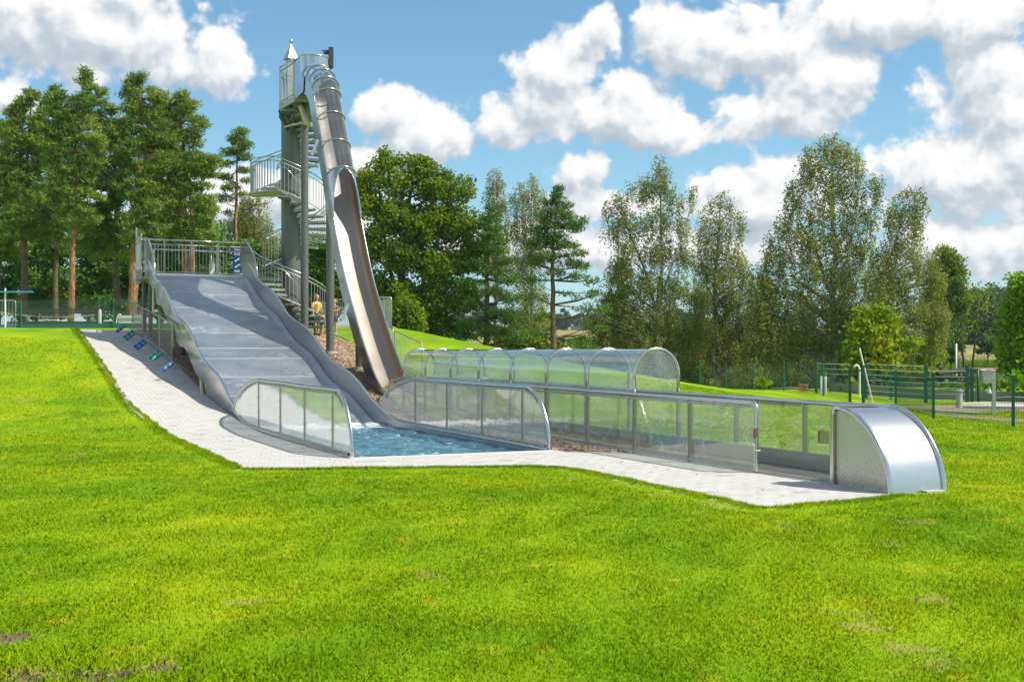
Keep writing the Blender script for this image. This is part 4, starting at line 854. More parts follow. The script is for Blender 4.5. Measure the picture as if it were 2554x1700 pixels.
# ------------------------------------------------------------------ run-out tunnel
def build_tunnel():
    t=thing('runout_tunnel','long steel framed run-out with clear panes, arched canopy and rounded end hood','slide run-out',S(2,SVC,0))
    VN,VF=4.55,5.42; vc=(VN+VF)/2; rr=(VF-VN)/2; ZR=1.02
    P=[10.28,8.70,7.01,5.33,3.65,1.98,.30,-1.36,-3.03]
    nt=cr([(11.58,.58),(11.45,.84),(11.15,.97),(10.8,1.02),(10.3,1.04)],6).tolist()+[(7,1.05),(3.6,1.035),(0,1.01),(-4.55,1.0)]
    corner=[(-4.62-.11*math.sin(R(a)),.89+.11*math.cos(R(a))) for a in range(0,91,15)]
    m=MB(); m.tube([S(u,VN,z) for u,z in nt+corner+[(-4.73,.03)]],.036,10); obj('near_top_tube',m,M_RAIL,t,True,50)
    nb=[(11.6,.56),(11.0,.38),(10.3,.2),(9.5,.09),(8.6,.045),(7,.03),(0,.02),(-4.7,-.005)]
    m=MB(); m.tube([S(u,VN,z) for u,z in nb],.033,8); m.bar(S(9,VN,.035),S(-7.3,VN,.0),.05,.05); obj('near_bottom_tube',m,M_RAIL,t,True,40)
    m=MB(); m.tube([S(u,VF,z) for u,z in nt]+[S(-6.4,VF,1.0)],.036,10); obj('far_top_tube',m,M_RAIL,t,True)
    m=MB(); m.bar(S(10.8,VF,.27),S(-7.2,VF,.24),.05,.05); obj('far_bottom_rail',m,M_RAIL,t)
    m=MB(); m.sheet([S(u,VF-.03,.27) for u in (11,5,0,-7.2)],[S(u,VF-.03,.0) for u in (11,5,0,-7.2)],.02,(vx,vy,0)); obj('far_channel_wall',m,M_WALL,t)
    us=np.r_[np.linspace(11.6,9.5,8),0,-7.2]; m=MB(); m.sheet([S(u,VN+.03,float(np.interp(u,[-8,9.5,10.5,11.6],[.03,.05,.12,.12]))) for u in us],[S(u,VF-.04,float(np.interp(u,[-8,9.5,10.5,11.6],[.03,.05,.12,.12]))) for u in us],.02,(0,0,-1)); obj('channel_floor',m,M_TROUGH,t)
    bolt=None
    def addb(p):
        nonlocal bolt
        if bolt is None: m=MB(); m.box(p,(.022,.022,.022),YAW); bolt=obj('bolt',m,M_RAIL,t)
        else: copyo(bolt,t,Vector(p)-WLOC[t.name])
    for u in P:
        z0=float(np.interp(u,[x for x,_ in nb][::-1],[z for _,z in nb][::-1]))
        m=MB(); m.bar(S(u,VN,z0),S(u,VN,ZR),.055,.05,up=(ux,uy,0)); m.bar(S(u,VN-.028,z0),S(u,VN-.028,ZR-.03),.012,.02,up=(ux,uy,0)); obj('post',m,M_POST,t)
    for u in P+[-4.71]:
        m=MB(); m.bar(S(u,VF,.02),S(u,VF,ZR),.055,.05,up=(ux,uy,0)); obj('post',m,M_POST,t)
    E=[11.5]+P+[-4.72]
    for v,th,g in ((VN,.008,M_GLASS),(VF,.008,M_GLASS)):
        ed=E if v==VN else E+[-6.38]
        for a,b in zip(ed[:-1],ed[1:]):
            uu=np.linspace(a-.02,b+.02,8 if a>11 else 3); m=MB()
            if v==VN: zb=[float(np.interp(u,[x for x,_ in nb][::-1],[z for _,z in nb][::-1]))+.02 for u in uu]
            else: zb=[.27 if u<10.9 else .45 for u in uu]
            zt=[float(np.interp(u,[-5,10.3,10.8,11.15,11.45,11.58],[1.0,1.02,1.0,.95,.82,.60])) for u in uu]
            zb=[min(x,y-.01) for x,y in zip(zb,zt)]
            m.sheet([S(u,v+.012,z) for u,z in zip(uu,zt)],[S(u,v+.012,z) for u,z in zip(uu,zb)],th,(vx,vy,0)); obj('side_pane',m,g,t)
    for v in (VN-.028,VF+.028):
        m=MB(); m.bar(S(10.9,v,.955),S(-4.6,v,.945),.008,.04); 
        if v<5: m.bar(S(9.0,v,.085),S(-4.65,v,.07),.008,.04)
        obj('glazing_strip',m,M_GALV,t)
    for u in np.arange(9.9,-4.6,-.34):
        addb(S(u,VN-.035,.95)); addb(S(u,VN-.035,.085))
    for u in P[1:]:
        for z in (.35,.68): addb(S(u,VN-.04,z))
    # canopy
    def archpts(u,r,n=18,z0=1.02):
        q=[S(u,vc-r,z0)]+[S(u,vc-r*math.cos(R(180*k/n)),1.34+r*math.sin(R(180*k/n))) for k in range(n+1)]+[S(u,vc+r,z0)]; return q
    for u in P[:8]:
        m=MB(); m.tube(archpts(u,rr),.03,8); obj('hoop',m,M_RAIL,t,True)
    for a,b in zip(P[:7],P[1:8]):
        m=MB(); A=archpts(a-.01,rr-.005);B=archpts(b+.01,rr-.005); m.sheet(A,B); obj('canopy_sheet',m,M_CANOPY,t,True)
    # end hood
    HP=cr([(-6.33,1.0),(-6.48,1.015),(-6.71,.96),(-6.93,.835),(-7.11,.675),(-7.26,.46),(-7.35,.23),(-7.39,-.03)],6)
    h=thing_child('end_hood',t,S(-6.8,vc,0))
    m=MB(); m.poly([S(u,VN+.02,z) for u,z in HP]+[S(-6.33,VN+.02,0)],.012,(vx,vy,0)); obj('side_plate',m,M_DOME,h)
    m=MB(); m.poly([S(u,VF-.03,z) for u,z in HP]+[S(-6.33,VF-.03,0)],.012,(vx,vy,0)); obj('side_plate',m,M_DOME,h)
    m=MB(); m.sheet([S(u,VN+.03,z-.012) for u,z in HP],[S(u,VF-.02,z-.012) for u,z in HP]); obj('curved_sheet',m,M_DOME2,h,True)
    m=MB(); m.tube([S(-6.34,VN,.0),S(-6.34,VN,.92),S(-6.37,VN,.985)]+[S(u,VN,z) for u,z in HP[3:]],.036,10); obj('near_rim',m,M_RAIL,h,True,60)
    m=MB(); m.tube([S(u,VF,z) for u,z in HP],.036,10); obj('far_rim',m,M_RAIL,h,True)
    m=MB(); m.tube([S(-4.7,VN,.0),S(-7.35,VN,-.01)],.036,10); obj('sill_tube',m,M_RAIL,h,True)
    m=MB(); m.box(S(-6.2,VN-.035,.62),(.20,.012,.17),YAW); m.box(S(-6.12,VN-.0,.62),(.012,.10,.17),YAW); obj('latch_bracket',m,M_DKYEL,h)
    m=MB(); m.box(S(-7.42,vc+.22,.012),(.10,.30,.03),YAW); obj('foot_plate',m,M_CONC,h)
    m=MB(); m.box(S(-4.74,VN-.055,.585),(.07,.07,.16),YAW); lb=obj('lock_box',m,M_GALV,t)
    m=MB(); m.box(S(-4.79,VN-.06,.585),(.014,.045,.13),YAW); obj('lock_plate',m,M_RUST,lb)
    m=MB(); m.tube(cr3([S(-4.74,VN-.05,.50),S(-4.73,VN-.09,.44),S(-4.735,VN-.045,.38),S(-4.735,VN-.042,.05)]),.007,6); m.tube([S(-4.74,VN-.05,.33)]+[S(-4.735-.045*math.sin(a),VN-.045*math.cos(a),.33) for a in np.linspace(0,6.28,12)],.008,6); obj('signal_cable',m,M_WHITEP,t,True)
def thing_child(name,parent,loc):
    o=bpy.data.objects.new(name,None); COL.objects.link(o); o.parent=parent; o.location=Vector(loc)-WLOC[parent.name]; WLOC[o.name]=Vector(loc); return o
def _dome(T):
    p=pos(T); n=T.noise(p,2.2,5,.6).outputs['Fac']; sp=T.noise(p,55,3,.7).outputs['Fac']; z=T.n('ShaderNodeSeparateXYZ',{0:p}).outputs[2]
    st=T.m('MULTIPLY',smooth(T,T.m('ADD',sp,T.m('MULTIPLY',T.m('SUBTRACT',.45,z),.22)),.60,.68),.8); c=T.mix(n,(.46,.455,.43),(.58,.57,.54))
    bl=smooth(T,T.noise(p,6.5,2,.4).outputs['Fac'],.68,.73); c=T.mix(T.m('MULTIPLY',bl,.45),c,(.25,.25,.22)); c=T.mix(st,c,(.17,.15,.12))
    return pbr(T,c,.34,.9)
M_DOME=mat('spotted steel plate',_dome)
def _dome2(T):
    p=pos(T); n=T.noise(scaled(T,p,(3,3,20)),2.2,5,.6).outputs['Fac']; c=T.mix(n,(.52,.53,.53),(.60,.605,.60)); s=T.noise(p,28,5,.7).outputs['Fac']
    z=T.n('ShaderNodeSeparateXYZ',{0:p}).outputs[2]; scr=T.m('MULTIPLY',smooth(T,s,.55,.7),smooth(T,z,.5,.1)); r=T.m('MULTIPLY_ADD',scr,.12,.33)
    return pbr(T,T.mix(T.m('MULTIPLY',scr,.2),c,(.8,.8,.8)),r,1.0)
M_DOME2=mat('curved brushed sheet',_dome2); M_DKYEL=simple('olive tinted steel bracket',(.30,.30,.16),.35,.8); M_RUST=simple('brown label plate',(.20,.08,.04),.5)
build_tunnel()
# ------------------------------------------------------------------ barriers
def barrier(a,b,za,zb,label,group,h=1.05,n=13,feet=True,tiltfoot=True,mt=None):
    mt=mt or M_GALV; A=Vector((a[0],a[1],za+.08)); B=Vector((b[0],b[1],zb+.08)); U_=Vector((0,0,1)); L=(B-A); n=n or max(6,int(L.length/.16))
    t=thing('crowd_barrier',label,'barrier',((A+B)/2-Vector((0,0,.08))),group)
    d=L.normalized()*.08
    m=MB(); m.tube([A,A+U_*(h-.09),A+U_*(h-.02)+d*.4,A+U_*h+d,B+U_*h-d,B+U_*(h-.02)-d*.4,B+U_*(h-.09),B],.02,8,closed=True); obj('frame',m,mt,t,True,60)
    mb=MB(); sl=L.z/L.length; mb.tube([(0,0,0),(0,0,h)],.0075,6); b0=None
    for k in range(1,n):
        p=A+L*k/n
        if b0 is None: b0=obj('bar',mb,mt,t,local=True); o=b0
        else: o=copyo(b0,t)
        o.location=p-WLOC[t.name]
    if feet:
        w=Vector((-L.y,L.x,0)).normalized()
        for f in (.12,.88):
            p=A+L*f; m=MB(); m.tube([p+U_*.02,p+w*.28-U_*.07],.016,6); m.tube([p+U_*.02,p-w*.28-U_*.07],.016,6); obj('foot',m,mt,t,True)
    return t
bu=[17.97,20.74,24.89,28.0]; bz=[1.39,1.72,2.12,2.46]; G1='crowd barriers along the paved path'
for i,l in enumerate(('steel crowd barrier on the path nearest to the pool','middle steel crowd barrier along the path beside the wide slide','steel crowd barrier farthest up the path below the slide platform')):
    barrier(S(bu[i]+.04,-.12),S(bu[i+1]-.04,-.12),bz[i],bz[i+1],l,G1,feet=False)
G2='crowd barriers around the tower mound'
run=[((26.6,6.75),(25.2,6.8),'crowd barrier closest to the stair foot on the mound'),((25.1,6.8),(21.95,6.85),'sloping crowd barrier behind the middle support post'),((21.85,6.85),(19.9,6.87),'sloping crowd barrier seen just left of the steep slide'),((19.8,6.87),(17.98,6.9),'sloping crowd barrier right of the steep slide with red tape'),((17.85,6.9),(15.0,6.8),'lowest crowd barrier on the slope behind the canopy start')]
for a,b,l in run:
    A=SG(*a);B=SG(*b); barrier(A,B,A[2],B[2],l,G2,1.08)
fa=at(832,815,46);fb=at(976,815,46); z=gz(fa[0],fa[1])
zf=lambda p:gz(p[0],p[1])
m1=[fa[i]+(fb[i]-fa[i])*.5 for i in range(2)]
barrier(fa,m1,zf(fa)-.02,zf(m1)-.02,'upright crowd barrier at the top of the mound behind the steep slide',G2,1.15); barrier(m1,fb,zf(m1)-.02,zf(fb)-.02,'upright crowd barrier whose rounded corner shows right of the steep slide',G2,1.15)
fc=at(948,808,48.5); barrier(fb,fc,zf(fb)-.02,zf(fc)-.02,'crowd barrier turned away at the top right of the mound',G2,1.15,n=18)
for (u,v),z,mt,l in (((15.62,-.75),1.18,M_FOAMB,'blue foam roll nearest to the pool on a barrier foot'),((17.68,-.75),1.46,M_FOAMG,'green foam roll, lower one of the green pair'),((18.46,-.75),1.50,M_FOAMG,'green foam roll, upper one of the green pair'),((21.38,-.75),1.80,M_FOAMB,'blue foam roll, lower one of the blue pair'),((22.0,-.75),1.86,M_FOAMB,'blue foam roll, upper one of the blue pair'),((24.43,-.75),2.13,M_FOAMG,'green foam roll beside a dark blue one far up the path'),((25.02,-.75),2.20,M_FOAMB,'dark blue foam roll beside the farthest green one'),((27.0,-.8),2.42,M_FOAMB,'farthest blue foam roll at the top of the path')):
    g=gz(*S(u,v)[:2]); z=max(z,g+.05); a=Vector(S(u,v,z));b=Vector(S(u+.05,v+.30,z+.22)); t=thing('foam_roll',l,'foam roll',a,'foam rolls on the barrier feet')
    m=MB(); m.tube([a,a+(b-a)*.02,b-(b-a)*.02,b],[.045,.056,.056,.045],14); obj('roll',m,mt,t,True,50)
    for f in (.3,.72):
        m=MB(); m.tube([a+(b-a)*(f-.05),a+(b-a)*(f+.05)],.059,14); obj('tape_band',m,M_GTAPE,t,True,50)
    m=MB(); m.tube([b,S(u+.08,v+.62,z+.06)],.014,6); obj('foot_bar',m,M_GALV,t)
    if mt is M_FOAMB and u<16:
        pass
# ------------------------------------------------------------------ people at the stair foot
def skinm(name,c): return simple(name,c,.55,nz=.05)
SKIN=skinm('skin',(.62,.36,.25)); YT=simple('yellow cloth',(.72,.52,.10),.8,nz=.05); YB=simple('bright yellow armband',(.85,.65,.02),.4,nz=.03); NAVY=simple('navy cloth',(.02,.03,.07),.8); HAIR=simple('light brown hair',(.25,.13,.06),.6,nz=.3,sc_=60); TEAL=simple('teal swimsuit',(.02,.25,.30),.6); REDC=simple('faded red cloth',(.55,.16,.12),.8)
def remesh(o,vox):
    m=o.modifiers.new('fuse','REMESH'); m.mode='VOXEL'; m.voxel_size=vox; m.use_smooth_shade=True
    s=o.modifiers.new('soft','SMOOTH'); s.iterations=3; s.factor=.5
def person(px,py_feet,d,h,face,label,shirt,shorts,hairlen=.1,armband=False,arm='down'):
    X,Y,_=at(px,py_feet,d); Z=gz(X,Y)+.01; t=thing('person',label,'person',(X,Y,Z),'children waiting at the stair foot'); k=h
    Mz=Matrix.Rotation(face,3,'Z')
    def P(x,y,z): return Vector((X,Y,Z))+Mz@Vector((x*k,y*k,z*k))
    def ell(m,c,r,n=10):
        c=Vector(c); V=[];rx,ry,rz=[q*k for q in r]
        for i in range(n+1):
            a=PI*i/n
            for j in range(12): b=2*PI*j/12; V.append(c+Mz@Vector((rx*math.sin(a)*math.cos(b),ry*math.sin(a)*math.sin(b),rz*math.cos(a))))
        m.add(V,[(i*12+j,i*12+(j+1)%12,(i+1)*12+(j+1)%12,(i+1)*12+j) for i in range(n) for j in range(12)])
    m=MB(); T=lambda pts,r: m.tube(pts,[x*k for x in r],10)
    for s in (-1,1):
        T([P(s*.05,0,.50),P(s*.052,-.01,.40),P(s*.055,-.008,.28),P(s*.055,.012,.16),P(s*.055,.015,.04)],[.062,.055,.038,.036,.022]); ell(m,P(s*.058,-.03,.022),(.026,.07,.022))
        if arm=='down': A=[P(s*.10,0,.79),P(s*.135,.01,.66),P(s*.14,-.03,.52),P(s*.135,-.05,.47)]
        else: A=[P(s*.10,0,.79),P(s*.14,-.02,.67),P(s*.09,-.12,.66),P(s*.05,-.15,.68)]
        T(A,[.032,.026,.02,.016]); 
        w=A[-1]; dr=(A[-1]-A[-2]).normalized()*k; ell(m,w+dr*.025,(.02,.022,.03))
        for f in range(4): q=w+dr*.045+Mz@Vector(((f-1.5)*.010*k,0,0)); T([q,q+dr*(.032-.004*abs(f-1.2))+Mz@Vector((0,-.006*k,0))],[.0065,.005])
        q=w+dr*.02+Mz@Vector((-s*.018*k,-.012*k,0)); T([q,q+dr*.022+Mz@Vector((-s*.01*k,-.008*k,0))],[.007,.005])
    T([P(0,0,.48),P(0,0,.56),P(0,0,.66),P(0,0,.76),P(0,0,.80)],[.09,.078,.082,.092,.06]); ell(m,P(.0,0,.785),(.115,.05,.04)); T([P(0,0,.80),P(0,-.005,.87)],[.034,.032])
    ell(m,P(0,-.005,.935),(.052,.062,.068)); ell(m,P(0,-.04,.905),(.034,.03,.03)); ell(m,P(0,-.068,.925),(.009,.012,.013)); 
    for s in (-1,1): ell(m,P(s*.054,.0,.93),(.008,.014,.018))
    b=obj('body',m,SKIN,t,True); remesh(b,.011*k)
    m=MB()
    for s in (-1,1): ell(m,P(s*.02,-.062,.94),(.008,.005,.005),6)
    obj('eyes',m,M_BLACK,b,True); m=MB(); ell(m,P(0,-.066,.897),(.016,.005,.004),6); obj('mouth',m,REDC,b,True)
    m=MB(); ell(m,P(0,.008,.95),(.060,.066,.066)); 
    if hairlen>.05: m.tube([P(0,.04,.95),P(0,.055,.90),P(0,.05,.95-hairlen)],[.055*k,.05*k,.03*k],10)
    m.v=[v for v in m.v]; hr=obj('hair',m,HAIR,t,True)
    # cut the face free: push hair back a little
    hr.location=hr.location+Mz@Vector((0,.012*k,.004*k))
    if shirt:
        m=MB(); m.tube([P(0,0,.54),P(0,0,.60),P(0,0,.68),P(0,0,.76),P(0,0,.815)],[.100*k,.094*k,.096*k,.104*k,.055*k],16)
        for s in (-1,1): m.tube([P(s*.07,0,.79),P(s*.12,.005,.74),P(s*.14,.01,.67)],[.045*k,.042*k,.04*k],10)
        o=obj('shirt',m,shirt,t,True); remesh(o,.013*k)
    m=MB(); m.tube([P(0,0,.56),P(0,0,.50),P(0,0,.46)],[.092*k,.102*k,.09*k],16)
    for s in (-1,1): m.tube([P(s*.05,0,.50),P(s*.056,-.005,.36 if shirt else .44)],[.070*k,.068*k],12)
    o=obj('shorts',m,shorts,t,True); remesh(o,.013*k)
    if armband:
        for s in (-1,1): m=MB(); m.tube([P(s*.112,0,.76),P(s*.132,.005,.68)],[.048*k,.052*k],12); obj('armband',m,YB,t,True)
person(790,830,43.0,1.48,.9,'taller child in a yellow shirt and navy shorts waiting behind the stair railing',YT,NAVY,.16)
person(802,832,42.4,.98,2.4,'small child with bright yellow armbands in front of the taller child',None,TEAL,.08,True)
person(834,832,44.6,1.38,-.6,'child in faded red clothes mostly hidden behind the middle support post',REDC,NAVY,.10,arm='up')
# ------------------------------------------------------------------ fences and gear on the left
def mesh_bay(t,a,b,z0a,z0b,h,step,diag=True,w=.006,mt=None,hs=.2):
    a=Vector((a[0],a[1],z0a));b=Vector((b[0],b[1],z0b)); L=(b-a).length; d=(b-a)/L; U_=Vector((0,0,1)); m=MB()
    def wire(p,q): 
        n=d.cross(U_).normalized()*w*.5; s=(q-p).normalized().cross(n).normalized()*w*.5
        m.add([p-s,p+s,p+n*1.4,q-s,q+s,q+n*1.4],[(0,1,4,3),(1,2,5,4),(2,0,3,5)])
    if diag:
        k=-int(h/step)
        while k*step<L:
            for sg in (0,1):
                x0,x1=k*step,k*step+h; y0,y1=0,h
                if x0<0: y0=-x0; x0=0
                if x1>L: y1=h-(x1-L); x1=L
                if x1>x0:
                    if sg: wire(a+d*x0+U_*y0,a+d*x1+U_*y1)
                    else: wire(a+d*(L-x0)+U_*y0,a+d*(L-x1)+U_*y1)
            k+=1
    else:
        for k in range(int(L/step)+1): p=a+d*min(k*step,L); wire(p+U_*.03,p+U_*h)
        for k in range(int(h/hs)+1): wire(a+U_*(k*hs+.03),b+U_*(k*hs+.03))
    o=obj('wire_mesh',m,mt or M_WIRE,t); o['kind']='stuff'
def left_fence():
    d=50; xs_=[-60,52.6,168,283,395,470]; t=thing('chain_link_fence','green chain link fence with fabric screen at the top of the lawn','fence',(at(168,816,d)[0],d,gz(at(168,816,d)[0],d)))
    P=[at(x,816,d) for x in xs_]; z=[gz(p[0],p[1]) for p in P]
    for p,zz in zip(P,z):
        if p is P[2]: continue
        m=MB(); m.tube([(p[0],p[1],zz-.1),(p[0],p[1],zz+1.28)],.03,10); obj('post',m,M_GREEN,t,True,50)
    for i in range(len(P)-1):
        mesh_bay(t,P[i],P[i+1],z[i]+.02,z[i+1]+.02,1.24,.085)
        m=MB(); m.sheet([(P[i][0],P[i][1]+.03,z[i]+.22),(P[i+1][0],P[i+1][1]+.03,z[i+1]+.22)],[(P[i][0],P[i][1]+.03,z[i]-.02),(P[i+1][0],P[i+1][1]+.03,z[i+1]-.02)],.01,(0,1,0)); obj('fabric_screen',m,M_TARP,t)
    a,b=P[3],P[5]; m=MB(); m.tube([(a[0],a[1]-.04,z[3]+1.08),(b[0],b[1]-.04,z[5]+1.05)],.025,8); obj('cross_rail',m,M_GREEN,t,True)
    for (x0,x1,y,w,d2) in ((20,280,771,.05,53),(20,280,778,.05,53.3),(60,285,797,.09,54)):
        pass
left_fence()
def g3(px,d,up=0.0):
    X=(px-W0/2)/FPX*d; return (X,d,gz(X,d)+up)
def left_gear():
    d=54
    t=thing('timber_rail','long low rail of dark timber beams on pale posts behind the chain link fence','rail',g3(150,d))
    for y,h in ((1.02,.10),(.88,.08),(.42,.14)):
        m=MB(); m.bar(g3(18,d,y-.1),g3(280,d,y-.1),.06,h); obj('beam',m,M_WOODD,t)
    for px in (70,229):
        m=MB(); m.bar(g3(px,d+.1,-.1),g3(px,d+.1,.62),.10,.10); obj('post',m,M_CONC,t)
    b=g3(249,d-.3); t=thing('pale_post','round pale post standing by the dark timber rail','post',b); m=MB(); m.lathe(b,[(.07,-.1),(.08,.2),(.08,.85),(.05,.93),(.01,.95)],14); obj('shaft',m,M_CONC,t,True,50)
    t=thing('plastic_chain','red and white plastic chain sagging between posts behind the fence','chain',g3(120,52.5))
    a=Vector(g3(2,52.5,.78));b=Vector(g3(243,52.5,.66)); n=46; lk={}
    for i in range(n):
        f=i/n; p=a+(b-a)*f-Vector((0,0,1))*(.30*4*f*(1-f)*.5); key=(i//5)%2
        if key not in lk:
            m=MB(); m.tube([Vector((.05*math.cos(q),0,.022*math.sin(q))) for q in np.linspace(0,2*PI,9)[:-1]],.008,5,closed=True); lk[key]=obj('link',m,M_CHAINR if key else M_WHITEP,t,True,local=True); o=lk[key]
        else: o=copyo(lk[key],t)
        o.location=p-WLOC[t.name]; o.rotation_euler=(R(90)*(i%2),0,0)
    b=g3(121,55); t=thing('bench_frame','small white bench frame seen through the chain link fence','bench',b)
    m=MB(); m.bar(g3(98,55,.48),g3(146,55,.48),.3,.05); obj('seat',m,M_WHITEP,t)
    for px in (99,107,139,145):
        m=MB(); m.bar(g3(px,55,-.02),g3(px,55,.46),.05,.05); obj('leg',m,M_WHITEP,t)
    b=g3(329,56); t=thing('leaning_table','white folded table top standing behind the fence beside a bent tube','table',b)
    m=MB(); m.box((b[0],b[1],b[2]+.40),(1.30,.05,.66)); m2=m; tp=obj('table_top',m,M_WHITEP,t); m=MB(); m.box((b[0],b[1]-.03,b[2]+.54),(1.28,.01,.12)); obj('painted_band',m,M_GTAPE,tp)
    m=MB(); m.tube(cr3([g3(288,55.8,.0),g3(292,55.8,.6),g3(297,55.8,.78),g3(302,55.8,.72)]),.03,8); obj('bent_leg',m,M_WHITEP,t,True)
    b=g3(391,50.5); t=thing('litter_bin','small dark bin hanging on the fence below the slide platform','bin',(b[0],b[1],b[2]+.5)); m=MB(); m.box((b[0],b[1],b[2]+.72),(.17,.15,.34)); obj('case',m,M_DARK,t); m=MB(); m.box((b[0],b[1]-.08,b[2]+.76),(.12,.02,.10)); obj('opening',m,M_WHITEP,t)
    b=g3(13,48.5); t=thing('turnstile_pole','white pole carrying a long cyan bar at the left edge of the lawn','pole',b)
    m=MB(); m.tube([b,(b[0],b[1],b[2]+1.72)],.035,10); obj('pole',m,M_WHITEP,t,True,50); m=MB(); m.tube([(b[0]-1.0,b[1]-.05,b[2]+1.56),(b[0]+1.2,b[1]-.05,b[2]+1.56)],.035,10); obj('bar',m,M_CYAN,t,True,50)
    a=g3(-70,49);c=g3(39,49); barrier(a,c,a[2]-.0,c[2]-.0,'steel crowd barrier at the left edge of the photo beside a white pole','crowd barrier at the left edge',1.15)
left_gear()
# ------------------------------------------------------------------ things on the right
def rp(px,py,z=0.0): 
    d=FPX*(CAMZ-z)/(py-HOR); return ((px-W0/2)/FPX*d,d,z)
def gnd(px,d,up=0): return g3(px,d,up)
def right_fence():
    P=[(1560,60.5),(1655,59.2),(1745.6,57.5),(1810.6,54.9),(1880,52.8),(1955,49.5),(2037,46.5),(2053,44.5),(2120,39.3)]
    t=thing('mesh_fence','dark green wire mesh fence between the lawn and the lake','fence',gnd(1880,52.8))
    Q=[gnd(*p) for p in P]
    for q in Q:
        m=MB(); m.tube([(q[0],q[1],q[2]-.1),(q[0],q[1],q[2]+1.22)],.034,8); m.lathe((q[0],q[1],q[2]+1.22),[(.04,0),(.03,.03)],8); obj('post',m,M_GREEN,t,True,50)
    for a,b in zip(Q[:-1],Q[1:]): mesh_bay(t,a,b,a[2],b[2],1.15,.11,False,.007,M_WIRE,.2)
    P=[(2153,38.7),(2234,35.8),(2328,29.9),(2527,26.6),(2760,24.0)]
    t=thing('mesh_fence','nearer dark green mesh fence running out of the photo at the right edge','fence',gnd(2328,29.9)); Q=[gnd(*p) for p in P]
    for q in Q:
        m=MB(); m.bar((q[0],q[1],q[2]-.1),(q[0],q[1],q[2]+1.18),.06,.05,up=(0,1,0)); po=obj('post',m,M_DKGREEN,t); m=MB(); m.box((q[0],q[1],q[2]+1.20),(.07,.06,.03)); obj('post_cap',m,M_GALV,po)
    for a,b in zip(Q[:-1],Q[1:]): mesh_bay(t,a,b,a[2],b[2],1.12,.055,False,.006,M_WIRE,.2)
    a=gnd(2120,39.3);b=gnd(2153,38.7); t=thing('gate','narrow green gate with a lock between the two mesh fences','gate',a)
    for q in (a,b):
        m=MB(); m.bar((q[0],q[1],q[2]-.05),(q[0],q[1],q[2]+1.32),.08,.08,up=(0,1,0)); obj('gate_post',m,M_DKGREEN,t)
    m=MB()
    for z in (1.15,.05): m.bar((a[0],a[1],a[2]+z),(b[0],b[1],b[2]+z),.05,.05)
    obj('gate_frame',m,M_DKGREEN,t); m=MB(); m.box((a[0]+.05,a[1]-.06,a[2]+.85),(.10,.08,.16)); obj('lock',m,M_GALV,t)
    # slatted enclosures behind
    def slats(x0,x1,d0,d1,ys,label,posts):
        t=thing('slat_fence',label,'fence',gnd((x0+x1)/2,(d0+d1)/2))
        for px,d in posts:
            q=gnd(px,d); m=MB(); m.bar((q[0],q[1],q[2]-.05),(q[0],q[1],q[2]+1.33),.10,.08,up=(0,1,0)); obj('post',m,M_DKGREEN,t)
        for z in ys:
            m=MB(); a=gnd(x0,d0,z);b=gnd(x1,d1,z); m.bar(a,b,.02,.024); obj('slat',m,M_WHITEP,t)
        mesh_bay(t,gnd(x0,d0),gnd(x1,d1),gnd(x0,d0)[2],gnd(x1,d1)[2],1.3,.08,False,.003,M_WIRE,.65)
    slats(2160,2307,44,41,[1.28,1.08,.88,.68,.48,.28,.08],'green posted fence with seven pale horizontal slats behind the gate',[(2160,44),(2222,43),(2309,41)])
    slats(2314,2410,41,40,[1.12,.92,.72,.52,.32,.12],'pale slatted fence bay ending at a wide green door post',[(2412,40)])
    slats(2040,2118,47,46,[1.2,1.0,.8],'short fence bay with pale rails left of the gate',[(2036,47.2),(2053,46.5)])
    q=gnd(2424,39.5); t=thing('green_door','narrow green solid door standing open beside the slatted fence','door',q); m=MB(); m.box((q[0],q[1],q[2]+.62),(.06,.32,1.2),-.2); obj('leaf',m,M_DKGREEN,t); m=MB(); m.tube([(q[0]+.22,q[1],q[2]),(q[0]+.20,q[1],q[2]+1.2)],.035,8); obj('door_post',m,M_DKGREEN,t,True)
right_fence()
